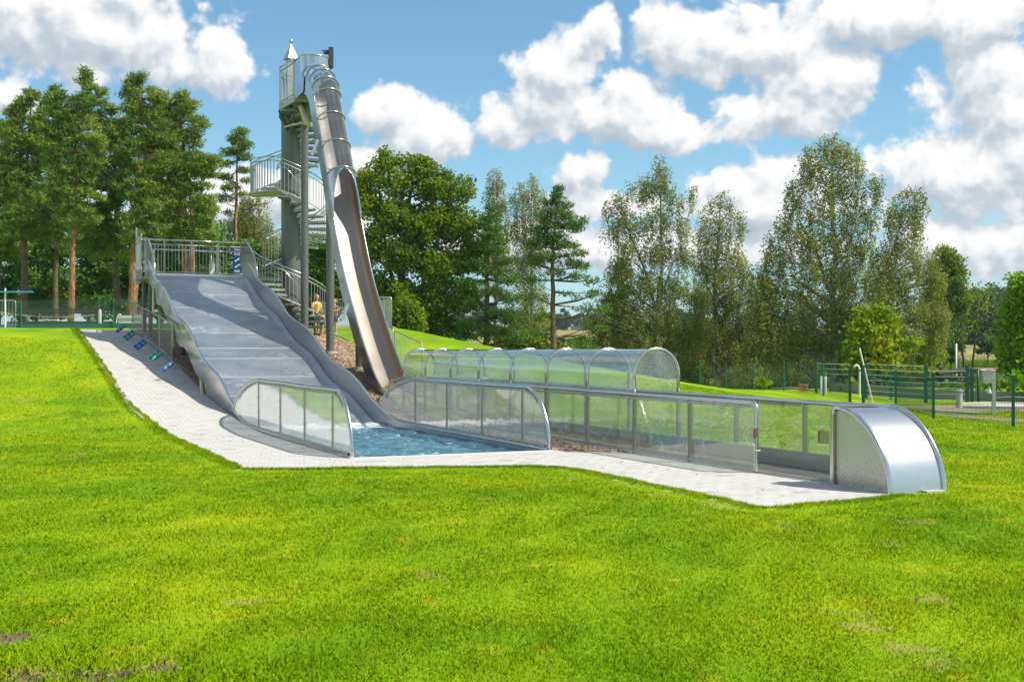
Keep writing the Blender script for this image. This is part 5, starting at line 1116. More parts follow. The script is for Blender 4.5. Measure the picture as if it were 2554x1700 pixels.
def right_gear():
    q=gnd(2392,36.2); t=thing('bollard','round pale concrete bollard with a flat cap behind the near mesh fence','bollard',q); m=MB(); m.lathe(q,[(.10,-.05),(.10,.52)],18); obj('shaft',m,M_CONC,t,True,40); m=MB(); m.lathe((q[0],q[1],q[2]+.52),[(.12,0),(.14,.02),(.14,.05),(.08,.08)],18); obj('cap',m,M_GALV,t,True,40)
    q=gnd(2478,31.7); t=thing('control_box','grey control box on a steel post with a bell lamp beneath','control box',q)
    m=MB(); m.bar(q,(q[0],q[1],q[2]+1.22),.09,.07,up=(0,1,0)); obj('post',m,M_GALV,t); m=MB(); m.box((q[0]-.18,q[1]-.05,q[2]+1.03),(.30,.16,.34)); c=obj('case',m,M_GALV,t); m=MB(); m.add([(q[0]-.36,q[1]-.16,q[2]+1.20),(q[0],q[1]-.16,q[2]+1.20),(q[0],q[1]+.06,q[2]+1.24),(q[0]-.36,q[1]+.06,q[2]+1.24),(q[0]-.18,q[1]-.16,q[2]+1.25)],[(0,1,2,3),(0,4,1),(0,3,4),(1,4,2),(2,4,3)]); obj('lid',m,M_CONC,c)
    m=MB(); m.lathe((q[0]-.14,q[1]-.06,q[2]+.60),[(.02,.18),(.03,.10),(.06,.02),(.07,-.02)][::-1],12); obj('bell_lamp',m,M_WHITEP,t,True)
    m=MB(); m.tube(cr3([(q[0]-.02,q[1],q[2]+.42),(q[0]+.4,q[1]+.05,q[2]+.47),(q[0]+.9,q[1]+.1,q[2]+.44),(q[0]+1.05,q[1]+.1,q[2]+.34)]),.03,8); obj('hose_arm',m,M_DARK,t,True)
    def slab(name,label,cat,pts,th,mt,kind=None):
        m=MB(); P=[(x,y,gz(x,y)+th) for x,y in pts]; m.poly(P,th+.03,(0,0,-1)); o=obj(name,m,mt); tag(o,label,cat,kind=kind); return o
    c=gnd(2520,36.5); slab('play_basin','pale round play basin with a yellow rim at the right edge','basin',[(c[0]+1.6*math.cos(a),c[1]+1.2*math.sin(a)) for a in np.linspace(0,2*PI,33)[:-1]],.10,M_CONC)
    m=MB(); m.tube([(c[0]+1.5*math.cos(a),c[1]+1.1*math.sin(a),c[2]+.12) for a in np.linspace(.3,2.9,20)],.03,6); tag(obj('basin_hose',m,M_YEL),'yellow hose lying along the rim of the pale play basin','hose')
    a=gnd(2340,33.0);b=gnd(2466,31.5); slab('ground_mat','blue grey rectangular mat on the bare ground behind the near fence','mat',[(a[0],a[1]),(b[0],b[1]),(b[0]+.0,b[1]+1.2),(a[0],a[1]+1.2)],.04,simple('blue grey mat',(.22,.27,.32),.6))
    slab('bare_soil','bare sandy ground around the play area','soil',[gnd(2215,38.5)[:2],gnd(2335,31)[:2],gnd(2540,28.2)[:2],gnd(2760,27)[:2],gnd(2760,40)[:2],gnd(2420,39)[:2]],.012,M_SOIL,'structure')
    m=MB(); A=[gnd(x,d,.36) for x,d in ((2070,50),(2130,48),(2160,46.5),(2310,43.5),(2420,42),(2560,40),(2700,38.5))]; m.sheet(A,[(p[0],p[1],p[2]-.5) for p in A],.18,(0,1,0)); tag(obj('low_wall',m,M_CONC2),'low grey concrete wall behind the play area','wall')
    q=gnd(2385,62); t=thing('flagpole','thin white flagpole on the bank in front of the far field','pole',q); m=MB(); m.tube([q,(q[0],q[1],2.1)],.05,8); obj('shaft',m,M_WHITEP,t,True)
    m=MB(); m.tube([gnd(2177,40,.02),at(2144,868,40.5)],.025,8); tag(obj('leaning_pole',m,M_WHITEP),'long white pole leaning against the green gate','pole')
    m=MB(); q=gnd(2144,42); m.tube(cr3([q,(q[0],q[1],q[2]+1.0),(q[0]-.03,q[1],q[2]+1.22),(q[0]-.12,q[1],q[2]+1.29),(q[0]-.2,q[1],q[2]+1.22)]),.035,8); tag(obj('vent_pipe',m,M_WHITEP,None,True),'white hooked vent pipe behind the gate','pipe')
    for px in (2048,2059):
        q=gnd(px,45.3); m=MB(); m.lathe(q,[(.045,0),(.045,.72),(.02,.74)],10); tag(obj('marker_post',m,M_WHITEP,None,True,50),('left' if px<2050 else 'right')+' one of two short white marker posts left of the gate','post')
    q=gnd(2003,49.2); t=thing('lattice_basket','orange lattice basket lying at the foot of the green mesh fence','basket',q); 
    bm=None
    for k in range(14):
        a=2*PI*k/14
        for s in (-1,1): 
            m=MB(); m.tube([(q[0]+.17*math.cos(a),q[1]+.17*math.sin(a),q[2]),(q[0]+.21*math.cos(a+s*.5),q[1]+.21*math.sin(a+s*.5),q[2]+.28)],.008,4); obj('lattice_bar',m,M_ORANGE,t)
    for r_,z in ((.21,.28),(.17,.01)):
        m=MB(); m.tube([(q[0]+r_*math.cos(a),q[1]+r_*math.sin(a),q[2]+z) for a in np.linspace(0,2*PI,17)[:-1]],.014,5,closed=True); obj('ring',m,M_ORANGE,t,True)
    m=MB(); m.tube([gnd(1925,50.5,.08),gnd(1975,50,.12),gnd(2033,48.6,.06)],[.05,.05,.035],8); tag(obj('pale_log',m,M_CONC2,None,True),'pale stripped log lying beside the orange basket','log')
    m=MB(); m.tube([gnd(2165,43,.82)]+[gnd(2165+245*f,43-3*f,.62+.22*(2*f-1)**2) for f in np.linspace(.05,1,12)],.016,6); tag(obj('blue_rope',m,M_CYAN,None,True),'blue rope strung across the slatted enclosures','rope')
    a=gnd(2345,58);t=thing('boat_shed','low dark roofed shed with a dusty red deck near the lake','shed',a); m=MB(); z=a[2]
    m.poly([(a[0],a[1],z+.55),(a[0]+1.7,a[1]-.3,z+.8),(a[0]+2.1,a[1]+1.6,z+.9),(a[0]+.5,a[1]+1.9,z+.65)],.08,(0,0,1)); obj('roof',m,M_WOODD,t); m=MB(); m.box((a[0]+1.1,a[1]+.8,z+.25),(1.5,1.3,.5),-.15); obj('wall',m,M_WOODD,t); m=MB(); m.box((a[0]+2.9,a[1]+1.2,z+.85),(1.9,1.4,.12),-.1); obj('deck',m,M_RED,t)
    q=gnd(1680,50.5); t=thing('white_crate','white plastic crate on the grass seen through the last tunnel arch','crate',q); m=MB(); m.box((q[0],q[1],q[2]+.16),(.26,.22,.32)); obj('case',m,M_WHITEP,t); m=MB(); m.box((q[0],q[1],q[2]+.33),(.30,.26,.03)); obj('lid',m,M_WHITEP,t)
M_SOIL=simple('sandy bare soil',(.27,.20,.13),.95,nz=.35,sc_=8); M_CONC2=simple('weathered grey timber and concrete',(.30,.28,.25),.9,nz=.25,sc_=10)
right_gear()
# fallen leaves on the paving
def dry_leaves():
    r=random.Random(3); first=None
    for i in range(26):
        u=r.uniform(-7.2,6);v=r.uniform(-1.7,4.2) if u<-2.5 else r.uniform(-1.8,-.3)
        if u<-2.5 and v<2.6: v=r.uniform(2.6,4.3)
        p=SG(u,v,.016)
        if first is None: m=MB(); m.add([(-.03,0,.0),(-.005,.018,.007),(.03,.002,.0),(.0,-.018,.008)],[(0,3,1),(3,2,1)]); o=obj('fallen_leaf',m,M_LEAFB,local=True); first=o
        else: o=copyo(first,None)
        o.location=p; o.rotation_euler=(r.uniform(-.2,.2),r.uniform(-.2,.2),r.uniform(0,6)); tag(o,'small dry brown leaf lying on the pale paving','leaf','dry leaves on the paving')
M_LEAFB=simple('dry leaf',(.30,.15,.06),.8)
dry_leaves()
# ------------------------------------------------------------------ trees
def rdir(r,n): a=r.normal(size=(n,3)); return a/np.linalg.norm(a,axis=1)[:,None]
KIND={ # clump density per m2, leaves per clump, clump radius, flat, leaf length, leaf width
 'pine':(44,30,.36,.5,.20,.06),'spruce':(50,28,.34,.6,.19,.05),'oak':(38,30,.42,.75,.145,.11),'bush':(15,28,.42,.75,.20,.15),'birch':(50,22,.10,1,.095,.07),'maple':(15,30,.36,.7,.16,.13),'far':(3,28,1.1,.7,.55,.42)}
def leaf_mesh(r,C,kind,sc=1.0,hang=(.5,1.5)):
    _,nl,rc,fl,ll,lw=KIND[kind]; n=len(C)
    if kind=='birch':
        L=r.uniform(hang[0],hang[1],n); t=r.random((n,nl)); sway=r.normal(size=(n,1,2))*.12
        off=np.stack([r.normal(size=(n,nl))*.075+sway[:,:,0]*t,r.normal(size=(n,nl))*.075+sway[:,:,1]*t,-t*L[:,None]],-1)
        P=(C[:,None,:]+off).reshape(-1,3); D=rdir(r,len(P)); D[:,2]-=.7
    else:
        o=rdir(r,n*nl).reshape(n,nl,3)*(r.random((n,nl,1))**.45)*rc; o[:,:,2]*=fl; P=(C[:,None,:]+o).reshape(-1,3); D=rdir(r,len(P))*.7+o.reshape(-1,3)/rc*1.0
        if kind in('pine','spruce'): D[:,2]+=.45
    D/=np.linalg.norm(D,axis=1)[:,None]; W=np.cross(D,rdir(r,len(P))); W/=np.linalg.norm(W,axis=1)[:,None]+1e-6
    s=r.uniform(.45,1.5,(len(P),1))*sc; a=P-D*ll*.5*s; b=P+W*lw*.5*s; c=P+D*ll*.5*s; d=P-W*lw*.5*s
    
    if kind in ('birch','pine','spruce'):
        a=P-D*ll*.5*s-W*lw*.4*s; b=P-D*ll*.4*s+W*lw*.5*s; V=np.stack([a,b,c],1).reshape(-1,3); return V,np.arange(len(V)).reshape(-1,3)
    V=np.stack([a,b,c,d],1).reshape(-1,3); F=np.arange(len(V)).reshape(-1,4); return V,F
def tree(kind,name,label,cat,d,trunk,r0,blobs,leaf,bark,seed,group=None,dens=1.0,branches=110,sc=1.0,extra_trunks=(),hang=(.4,1.4),ry=1.0,bz=None):
    """trunk: pixel points from base to top at distance d; blobs: (px,py,rx,ry,weight) crown volumes at that distance"""
    r=np.random.default_rng(seed); k=d/FPX
    tp=[Vector(at(x,y,d)) for x,y in trunk]; base=Vector((tp[0].x,d,gz(tp[0].x,d)-.1)); tp[0]=base
    t=thing(name,label,cat,tuple(base+Vector((0,0,.1))),group)
    tp=cr3(tp,4); n=len(tp); tp=[p+Vector((float(r.normal()),float(r.normal()),0))*r0*.18*(0 if i==0 else 1) for i,p in enumerate(tp)]
    m=MB(); m.tube(tp,[max(.02,r0*(1-.88*i/(n-1))) for i in range(n)],9)
    allp=[(p,r0*(1-.88*i/(n-1))) for i,p in enumerate(tp)]
    for et,er in extra_trunks:
        q=cr3([Vector(at(x,y,d+dy)) for x,y,dy in et],4); m.tube(q,[max(.015,er*(1-.85*i/(len(q)-1))) for i in range(len(q))],7); allp+=[(p,er*.6) for p in q]
    if kind=='birch': blobs=[(x,y-7,a_*1.0,b_*.98,w_) for x,y,a_,b_,w_ in blobs]
    Cs=[]
    for bx,by,rx,ry_,w in blobs:
        c=np.array(at(bx,by,d)); a,b=rx*k,ry_*k; cnt=max(2,int(PI*a*b*KIND[kind][0]*w*dens))
        q=rdir(r,cnt)*(r.random((cnt,1))**(.47 if kind in('birch','pine') else .38)); q=q*np.array([a,max(a,b*.6)*ry,b]); q[:,2]+=0
        Cs.append(c+q)
    C=np.concatenate(Cs); 
    g=hz(C[:,0],C[:,1]); C=C[C[:,2]>g+.3]
    V,F=leaf_mesh(r,C,kind,sc,hang); 
    tz=np.array([p.z for p,_ in allp]); tx=np.array([list(p) for p,_ in allp])
    pick=r.choice(len(C),min(branches,len(C)),replace=False)
    for i in pick:
        c=C[i]; hd=np.linalg.norm(tx[:,:2]-c[:2],axis=1); want=c[2]-hd*(.55 if kind in('oak','maple','bush','birch') else .12)
        j=int(np.argmin(np.abs(tz-want)+hd*.35)); p,rad=allp[j]; c=Vector(c); mid=(p+c)/2+Vector((0,0,.12*(c-p).length if kind in('birch',) else -.04*(c-p).length))
        L=(c-p).length
        if L>.25*1 and L<9: m.tube([p,mid,c],[min(rad*.5,.02+.012*L),min(rad*.3,.012+.006*L),.006],4,caps=False)
    tk=obj('trunk',m,bark,t,True)
    V=V-np.array(list(WLOC[t.name])); cw=npmesh('crown',V,F,leaf,t); return t
def scat(r,x0,x1,y0,y1,n,rx,ry,w=1.0): return [(r.uniform(x0,x1),r.uniform(y0,y1),rx*r.uniform(.7,1.3),ry*r.uniform(.7,1.3),w) for _ in range(n)]
def pine_blobs(r,cx,top,bot,half,n,lean=0.0,ell=.5,rx=34,ry=12):
    n=int(n*2.0); rx*=1.0; ry*=1.12; half*=1.15
    """layered horizontal plates; half-width profile swells to its widest at ell"""
    B=[(cx+lean,top+8,10,12,1.2)]
    for i in range(n):
        f=(i+r.random())/n; y=top+14+(bot-top-14)*f; hw=half*(math.sin(min(1,(f+.10)/(ell+.1))*PI/2) if f<ell else (1-.45*(f-ell)/(1-ell))); x=cx+lean*(1-f)+(r.random()**.95)*r.choice((-1,1))*hw*.92
        B.append((x,y,rx*r.uniform(.5,1.0)*(.45+.55*min(1,f*3)),ry*r.uniform(.7,1.25),1.0))
    return B
rr_=random.Random(12)
GPN='tall scots pines on the left'
tree('pine','pine_tree','broad pine at the far left whose crown meets the cloud','tree',60,[(60,770),(62,520),(78,250)],.22,pine_blobs(rr_,75,222,600,85,34),L_PINE,B_PINED,1)
tree('pine','pine_tree','pine cut off by the left edge of the photo','tree',62,[(-10,770),(-8,560),(5,330)],.22,pine_blobs(rr_,0,300,640,60,24),L_PINE,B_PINED,2)
tree('pine','pine_tree','slender pine with a bare orange trunk and a wispy leaning top','tree',57,[(175,765),(187,560),(200,380),(206,190)],.17,pine_blobs(rr_,205,172,560,62,20,6,.35,30,11)+pine_blobs(rr_,150,225,520,52,16),L_PINE,B_PINE,3)
tree('pine','pine_tree','pine filling the gap behind the slender trunk','tree',66,[(140,765),(142,560),(140,300)],.18,pine_blobs(rr_,138,215,600,60,24),L_PINE,B_PINED,8)
tree('pine','pine_tree','pine standing behind the tallest and the bushy pine','tree',68,[(402,765),(400,560),(404,330)],.18,pine_blobs(rr_,402,250,620,60,24),L_PINE,B_PINED,9)
tree('pine','pine_tree','pine with a dark scaly trunk between the slender and the orange trunked pine','tree',60,[(290,765),(292,560),(288,400),(282,310)],.20,pine_blobs(rr_,262,250,640,62,30),L_PINE,B_PINED,4)
tree('pine','pine_tree','tallest pine with a glowing orange trunk left of the slide platform','tree',58,[(326,770),(336,600),(350,420),(356,190)],.27,pine_blobs(rr_,352,182,600,72,34,4,.4,38,12),L_PINE,B_PINE,5)
tree('pine','pine_tree','bushy pine behind the slide platform, its lit trunk seen through the railing','tree',59,[(460,770),(458,560),(455,380),(452,240)],.22,pine_blobs(rr_,455,228,600,88,42,-6,.55,38,13),L_PINE,B_PINE,6,extra_trunks=[(((478,770,1.5),(480,600,1.5),(470,420,1.2)),.18)])
tree('pine','pine_tree','thin lone pine with a small top between the big pines and the spiral stair','tree',72,[(588,800),(588,560),(592,430),(600,325)],.14,[(603,332,17,12,1.2),(590,350,22,11,1.1),(612,360,16,9,1.1),(575,378,26,9,1.1),(612,392,22,8,1.0),(598,372,18,9,1),(566,408,20,8,1),(608,424,22,8,.9),(558,440,22,9,.9),(572,466,24,9,.8),(616,450,14,7,.8),(560,492,26,10,.7),(600,485,20,7,.6),(574,530,18,8,.5)],L_PINE,B_PINE,7,dens=1.2,branches=60)
r=random.Random(5); UG='dark broadleaved trees behind the pines'
for i,(x0,x1,y0,y1) in enumerate(((-70,60,560,770),(30,150,590,780),(120,230,600,780),(200,300,590,780),(270,370,610,780),(340,450,600,790),(430,530,580,790),(500,620,600,800),(600,720,640,820))):
    cx=(x0+x1)/2; tree('bush','broadleaf_tree',['dark leafy tree at the left edge behind the fence','dark leafy tree behind the white pole and fence','leafy tree behind the slender pine trunk','leafy tree between the two orange pine trunks','leafy tree left of the slide platform','leafy tree behind the left fin of the wide slide','leafy tree behind the middle of the platform railing','leafy tree behind the right end of the platform railing','leafy tree behind the foot of the spiral stair'][i],'tree',68+(i%3)*3,[(cx,790),(cx+5,680),(cx-4,y0+20)],.12,scat(r,x0,x1,y0,y1,16,34,26,.8),L_BUSH,B_OAK,20+i,UG,branches=50)
for i,(x0,x1,y0,y1) in enumerate(((-60,160,430,640),(110,330,440,650),(300,540,470,660))):
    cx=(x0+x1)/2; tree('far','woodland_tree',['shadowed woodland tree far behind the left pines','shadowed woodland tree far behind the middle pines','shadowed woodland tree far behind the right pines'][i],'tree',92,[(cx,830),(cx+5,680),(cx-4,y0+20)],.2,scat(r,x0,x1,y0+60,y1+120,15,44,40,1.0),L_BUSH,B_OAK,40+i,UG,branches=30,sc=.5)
tree('birch','birch_tree','loose birch behind the left side of the spiral stair','tree',74,[(655,830),(650,620),(648,500)],.12,scat(r,600,710,490,640,12,36,30,.8)+[(640,500,40,24,.7),(575,560,28,30,.4)],L_BIRCH,B_BIRCH,50)
tree('oak','broadleaf_tree','dark tree behind the spiral stair and the support posts','tree',66,[(790,840),(800,700),(790,600)],.14,scat(r,700,880,620,790,16,44,36,1.0),L_BUSH,B_OAK,51)
# big oak right of the steep slide
tree('oak','oak_tree','large round oak directly right of the steep slide','tree',58,[(1005,860),(1000,720),(1010,560),(1035,430)],.30,
 [(1040,405,26,16,1.1),(1055,425,40,22,1),(960,410,36,18,.8),(925,440,34,28,.8),(990,455,50,34,.9),(1080,470,52,36,1),(1140,480,40,30,.9),(920,510,40,44,.9),(985,540,58,50,1),(1070,560,64,54,1),(1150,560,50,50,1),(930,610,42,50,1),(1010,640,60,50,1),(1100,660,66,52,1),(1180,640,40,50,.9),(930,710,40,44,1),(1000,740,56,46,1.1),(1080,750,60,44,1.1),(1150,740,44,44,1),(955,790,46,34,1.1),(1040,810,60,30,1.1),(1110,815,40,28,1),(960,385,14,14,.9),(1000,400,16,14,.8),(1110,440,22,16,.8),(1165,450,16,12,.7),(905,470,18,30,.8)],L_OAK,B_OAK,60,extra_trunks=[(((1005,850,0),(985,730,.4),(960,600,.6),(945,480,.8)),.16),(((1007,850,0),(1040,740,-.4),(1085,640,-.6),(1100,520,-.6)),.17),(((1060,850,1),(1070,760,1),(1110,690,.6)),.12)],branches=170)
tree('oak','leafy_bush','rounded leafy bush beside the upright barrier on the mound','bush',50,[(1000,830),(1002,800),(1004,780)],.06,[(985,790,36,34,1.2),(1010,765,26,24,1.1),(1035,800,24,30,1.2),(975,815,30,22,1.1)],L_OAK,B_OAK,61)
tree('birch','birch_tree','slim birch rising behind the right shoulder of the oak','tree',72,[(1235,880),(1238,640),(1240,440)],.14,[(1237,436,20,14,.8),(1236,462,30,20,.8),(1220,490,26,22,.7),(1252,500,24,26,.7),(1236,530,36,26,.8),(1230,580,40,34,.9),(1240,640,44,40,1)],L_BIRCH,B_BIRCH,62,hang=(.4,1.4))
tree('birch','birch_tree','pale birch between the two pines right of the oak','tree',70,[(1325,890),(1324,700),(1326,460)],.14,[(1325,452,16,14,.8),(1310,476,28,22,.8),(1340,490,26,24,.8),(1290,500,22,26,.7),(1320,530,46,34,.8),(1285,570,32,36,.8),(1330,600,46,40,.9),(1300,660,50,46,.9),(1320,740,54,46,.9),(1330,810,56,40,.9)],L_BIRCH,B_BIRCH,63)
tree('spruce','pine_tree','shorter pine in front of the slim birch, foliage down to the lawn','tree',57,[(1213,880),(1215,760),(1217,640),(1219,530)],.17,[(1219,524,9,12,1.2),(1222,545,22,9,1.2),(1206,560,20,8,1.2),(1236,568,24,8,1.2),(1215,585,34,10,1.2),(1250,600,26,9,1.1),(1195,610,28,10,1.1),(1225,625,42,11,1.1),(1262,650,30,10,1),(1190,655,36,12,1),(1230,675,48,12,1),(1270,700,34,12,1),(1180,705,38,12,1),(1225,725,54,13,1),(1275,745,38,13,.9),(1175,755,40,14,.9),(1225,775,58,15,.9),(1270,795,44,14,.9),(1180,805,46,16,.9),(1225,825,60,16,.9),(1290,840,44,14,.8),(1150,835,40,16,.9)],L_PINED,B_PINED,64,extra_trunks=[(((1070,870,0),(1066,800,0),(1062,760,0)),.05)])
tree('spruce','pine_tree','tall dark pine with a bare lower trunk in front of the sky gap','tree',55,[(1382,900),(1380,760),(1378,640),(1390,480)],.17,[(1392,470,9,11,1.3),(1390,490,18,10,1.3),(1375,505,22,9,1.2),(1405,512,20,9,1.2),(1385,528,32,10,1.2),(1362,542,26,10,1.2),(1414,540,22,9,1.2),(1390,560,42,11,1.2),(1345,572,26,11,1.2),(1430,566,24,9,1.1),(1370,590,44,12,1.2),(1438,560,20,8,1.1),(1455,545,12,8,1),(1335,610,26,12,1.1),(1405,610,46,12,1.1),(1440,632,24,9,1),(1360,640,46,12,1),(1420,655,32,10,.9),(1330,655,30,13,1),(1458,662,22,8,.9),(1385,680,34,10,.6),(1445,690,30,9,.7),(1340,700,28,11,.6),(1470,700,20,8,.8),(1420,735,26,8,.4),(1480,735,26,8,.7),(1345,740,30,10,.4),(1450,770,32,8,.6),(1500,770,22,8,.7),(1360,790,30,9,.4),(1430,800,28,8,.3),(1490,815,26,9,.5),(1340,830,34,12,.5),(1430,850,40,12,.6),(1470,865,30,10,.6)],L_PINED,B_PINED,65,branches=150)
tree('bush','hedge_shrub','low scrub under the tall dark pine','shrub',60,[(1400,910),(1402,880),(1404,850)],.05,[(1300,850,50,26,1),(1360,860,50,22,1),(1420,868,40,16,.9),(1250,850,40,28,1)],L_OAK,B_OAK,66)
# right hand birches
tree('birch','birch_tree','large birch with a forked white trunk above the tunnel end','tree',62,[(1645,910),(1641,780),(1650,640),(1644,400)],.19,[(1644,400,14,14,.9),(1652,425,24,20,.9),(1640,460,30,26,1),(1665,470,22,26,.8),(1605,450,20,22,.8),(1610,485,22,26,.8),(1580,470,22,20,.7),(1548,500,24,26,.8),(1520,520,16,20,.7),(1560,545,34,30,.8),(1530,570,26,34,.8),(1510,520,10,12,.8),(1600,560,36,34,.8),(1650,540,36,36,.9),(1690,500,18,28,.7),(1720,490,16,22,.7),(1728,475,12,14,.7),(1700,560,30,34,.8),(1560,620,44,36,.9),(1640,620,50,40,1),(1705,630,36,36,.9),(1545,680,40,34,1),(1610,700,54,40,1),(1680,710,50,40,1),(1520,740,34,36,1),(1580,770,56,44,1.1),(1660,780,56,44,1.1),(1530,820,50,40,1.1),(1610,850,70,34,1.2),(1700,840,50,40,1.1),(1492,800,40,50,1),(1742,800,40,60,1),(1738,730,30,40,.9),(1500,870,50,40,1.1)],L_BIRCH,B_BIRCH,70,extra_trunks=[(((1643,800,0),(1610,680,.5),(1570,580,.7),(1550,510,.8)),.09),(((1643,760,0),(1680,650,-.5),(1712,560,-.6),(1725,500,-.6)),.07)],branches=170)
tree('spruce','spruce_tree','small dark spruce tucked behind the left side of the large birch','tree',66,[(1548,900),(1548,800),(1549,650)],.12,[(1549,650,5,9,1.2)]+[(1549+random.Random(i).uniform(-1,1)*(8+i*2.2),660+i*11,12+i*2.2,8,1.1) for i in range(18)],L_PINED,B_PINED,71,branches=60)
tree('birch','birch_tree','yellowing birch with a see-through top, middle of the right hand group','tree',64,[(1784,905),(1782,760),(1790,620),(1797,490)],.16,[(1797,490,20,14,.6),(1782,510,30,18,.5),(1815,515,26,20,.5),(1840,535,22,22,.6),(1765,540,30,24,.6),(1800,565,40,30,.7),(1850,570,16,30,.6),(1755,590,30,30,.8),(1800,620,50,32,.9),(1840,650,32,40,.9),(1755,660,36,40,.9),(1800,690,54,36,1.1),(1860,690,22,40,.8),(1880,720,18,30,.6),(1760,740,50,40,1.1),(1830,750,54,44,1.1),(1770,810,60,40,1.1),(1850,810,50,44,1.1),(1800,865,70,34,1.2),(1870,860,44,34,1.1),(1890,780,30,60,1),(1900,850,40,50,1),(1720,870,50,40,1)],L_BIRCH,B_BIRCH,72,branches=140)
tree('birch','birch_tree','tallest birch with a broad weeping crown on the right','tree',60,[(2082,915),(2078,760),(2080,620),(2075,345)],.21,[(2075,345,22,12,.9),(2050,360,26,16,.9),(2100,365,26,16,.9),(2020,375,22,18,.8),(2080,385,40,24,.9),(2125,385,26,24,.9),(2010,400,22,22,.8),(2145,415,18,24,.8),(2040,420,44,26,.9),(2105,430,40,28,.9),(2010,450,34,28,.8),(2070,470,46,32,.9),(1975,475,20,24,.8),(2130,480,36,32,.8),(1985,510,34,34,.8),(2180,455,22,22,.8),(2190,480,20,30,.7),(2050,530,48,38,.9),(2120,540,44,38,.9),(1960,560,36,34,.9),(2170,540,26,34,.8),(2010,590,54,40,1),(1925,610,22,34,.8),(2090,600,56,44,1),(1945,650,40,44,1),(2150,620,40,44,.9),(2030,670,60,44,1),(2110,690,60,48,1.1),(1930,720,44,44,1.1),(2000,750,60,48,1.1),(2080,770,60,48,1.1),(1925,800,50,44,1.1),(2000,830,60,44,1.1),(1940,870,60,36,1.1),(2060,850,60,44,1.1),(2130,780,50,60,1),(1900,700,36,56,.9),(1905,780,40,60,1),(2190,700,44,70,.9),(2160,850,60,50,1),(1890,860,50,50,1)],L_BIRCH,B_BIRCH,73,extra_trunks=[(((2080,760,0),(2040,640,.6),(1990,540,.8),(1975,480,.8)),.08),(((2080,720,0),(2120,620,-.5),(2140,520,-.7),(2145,430,-.7)),.08)],branches=200,dens=1.05)
tree('birch','birch_tree','birch with a leaning trunk at the right end of the group','tree',58,[(2160,915),(2172,780),(2215,660),(2265,500)],.15,[(2275,478,34,14,.8),(2245,490,20,18,.7),(2298,490,16,18,.8),(2290,520,26,26,.8),(2255,530,30,30,.8),(2225,560,26,30,.8),(2285,570,26,34,.9),(2250,610,40,34,.9),(2210,640,40,40,.9),(2290,650,36,34,.8),(2330,640,18,24,.6),(2250,690,48,40,1),(2310,700,30,50,.9),(2200,720,46,44,1),(2270,770,54,44,1.1),(2325,780,22,50,.8),(2210,800,50,44,1),(2180,870,50,40,1),(2250,850,50,44,1),(2338,700,24,50,.8),(2348,790,24,56,.9),(2330,850,40,40,1),(2225,520,26,26,.8)],L_BIRCH,B_BIRCH,74,branches=140)
tree('maple','maple_tree','bright yellow green maple in front of the tallest birch','tree',50,[(2190,945),(2192,870),(2190,800)],.11,[(2190,768,30,12,1),(2160,785,26,14,1),(2215,785,24,14,1),(2185,800,44,18,1),(2140,815,24,16,.9),(2180,830,50,22,1),(2230,815,26,16,1),(2240,845,22,16,1),(2140,850,36,22,1),(2200,860,46,22,1),(2120,885,30,20,.9),(2165,890,44,24,1),(2215,900,40,22,.9),(2265,860,20,14,.9),(2130,915,34,16,.9),(2190,925,44,16,.8),(2285,855,12,8,.8)],L_MAPLE,B_OAK,75,branches=80)
tree('maple','small_tree','young yellow green tree right of the maple','tree',62,[(2320,930),(2322,890),(2318,860)],.07,[(2315,848,26,12,1),(2330,865,26,16,1),(2300,880,30,18,1),(2340,890,22,18,.9),(2310,905,34,16,.9)],L_BRIGHT,B_OAK,76)
tree('oak','slender_tree','dark slender tree with a high crown standing apart on the right','tree',84,[(2340,915),(2345,800),(2345,720),(2350,640)],.17,[(2355,630,24,14,1.1),(2370,650,32,16,1.1),(2340,665,26,18,1),(2385,680,26,16,1),(2365,705,46,20,1),(2395,725,22,14,1),(2340,735,34,20,1),(2380,750,40,18,1),(2355,775,36,18,.9),(2395,770,20,12,.9)],L_OAK,B_OAK,77)
def bare_tree(seed,pts,r0,label,d,blobs): tree('far','thin_tree',label,'tree',d,pts,r0,blobs,L_OAK,B_OAK,seed,'thin half bare trees on the lake bank',branches=30,sc=.35,dens=2.0)
bare_tree(80,[(2395,925),(2385,860),(2372,765)],.11,'leftmost thin tree on the bank leaning left',96,scat(r,2345,2400,760,840,8,16,12,.35))
bare_tree(81,[(2407,925),(2398,850),(2392,755)],.12,'middle thin tree on the bank beside the leftmost one',97,scat(r,2370,2430,735,850,12,18,12,.4))
bare_tree(82,[(2420,920),(2432,850),(2434,720)],.12,'thin tree on the bank with twin stems and drooping twigs',95,scat(r,2405,2465,720,840,14,18,11,.45))
tree('oak','small_tree','small round tree alone on the pale slope','tree',120,[(2464,900),(2464,885),(2465,860)],.10,[(2462,860,22,14,.6),(2450,875,18,8,.5),(2475,872,18,8,.5),(2458,846,12,10,.6)],L_FAR,B_OAK,83,sc=1.4,branches=30)
tree('oak','small_bush','little dark conifer bush on the pale slope','bush',110,[(2372,903),(2372,895),(2373,885)],.06,[(2372,892,7,10,1.6),(2372,882,4,7,1.5)],L_FAR,B_OAK,84,sc=1.2,branches=8)
tree('oak','chestnut_tree','bright green leafy tree cut off by the right edge of the photo','tree',44,[(2620,990),(2615,880),(2610,760)],.22,[(2550,700,24,16,1.1),(2570,730,50,26,1.1),(2545,770,40,26,1.1),(2600,780,60,40,1.1),(2540,810,40,26,1.1),(2580,830,60,34,1.1),(2530,860,44,22,1.1),(2510,880,26,14,1.1),(2560,890,60,26,1.1),(2540,915,44,20,1.1),(2590,930,60,24,1)],L_BRIGHT,B_OAK,85,sc=1.0)
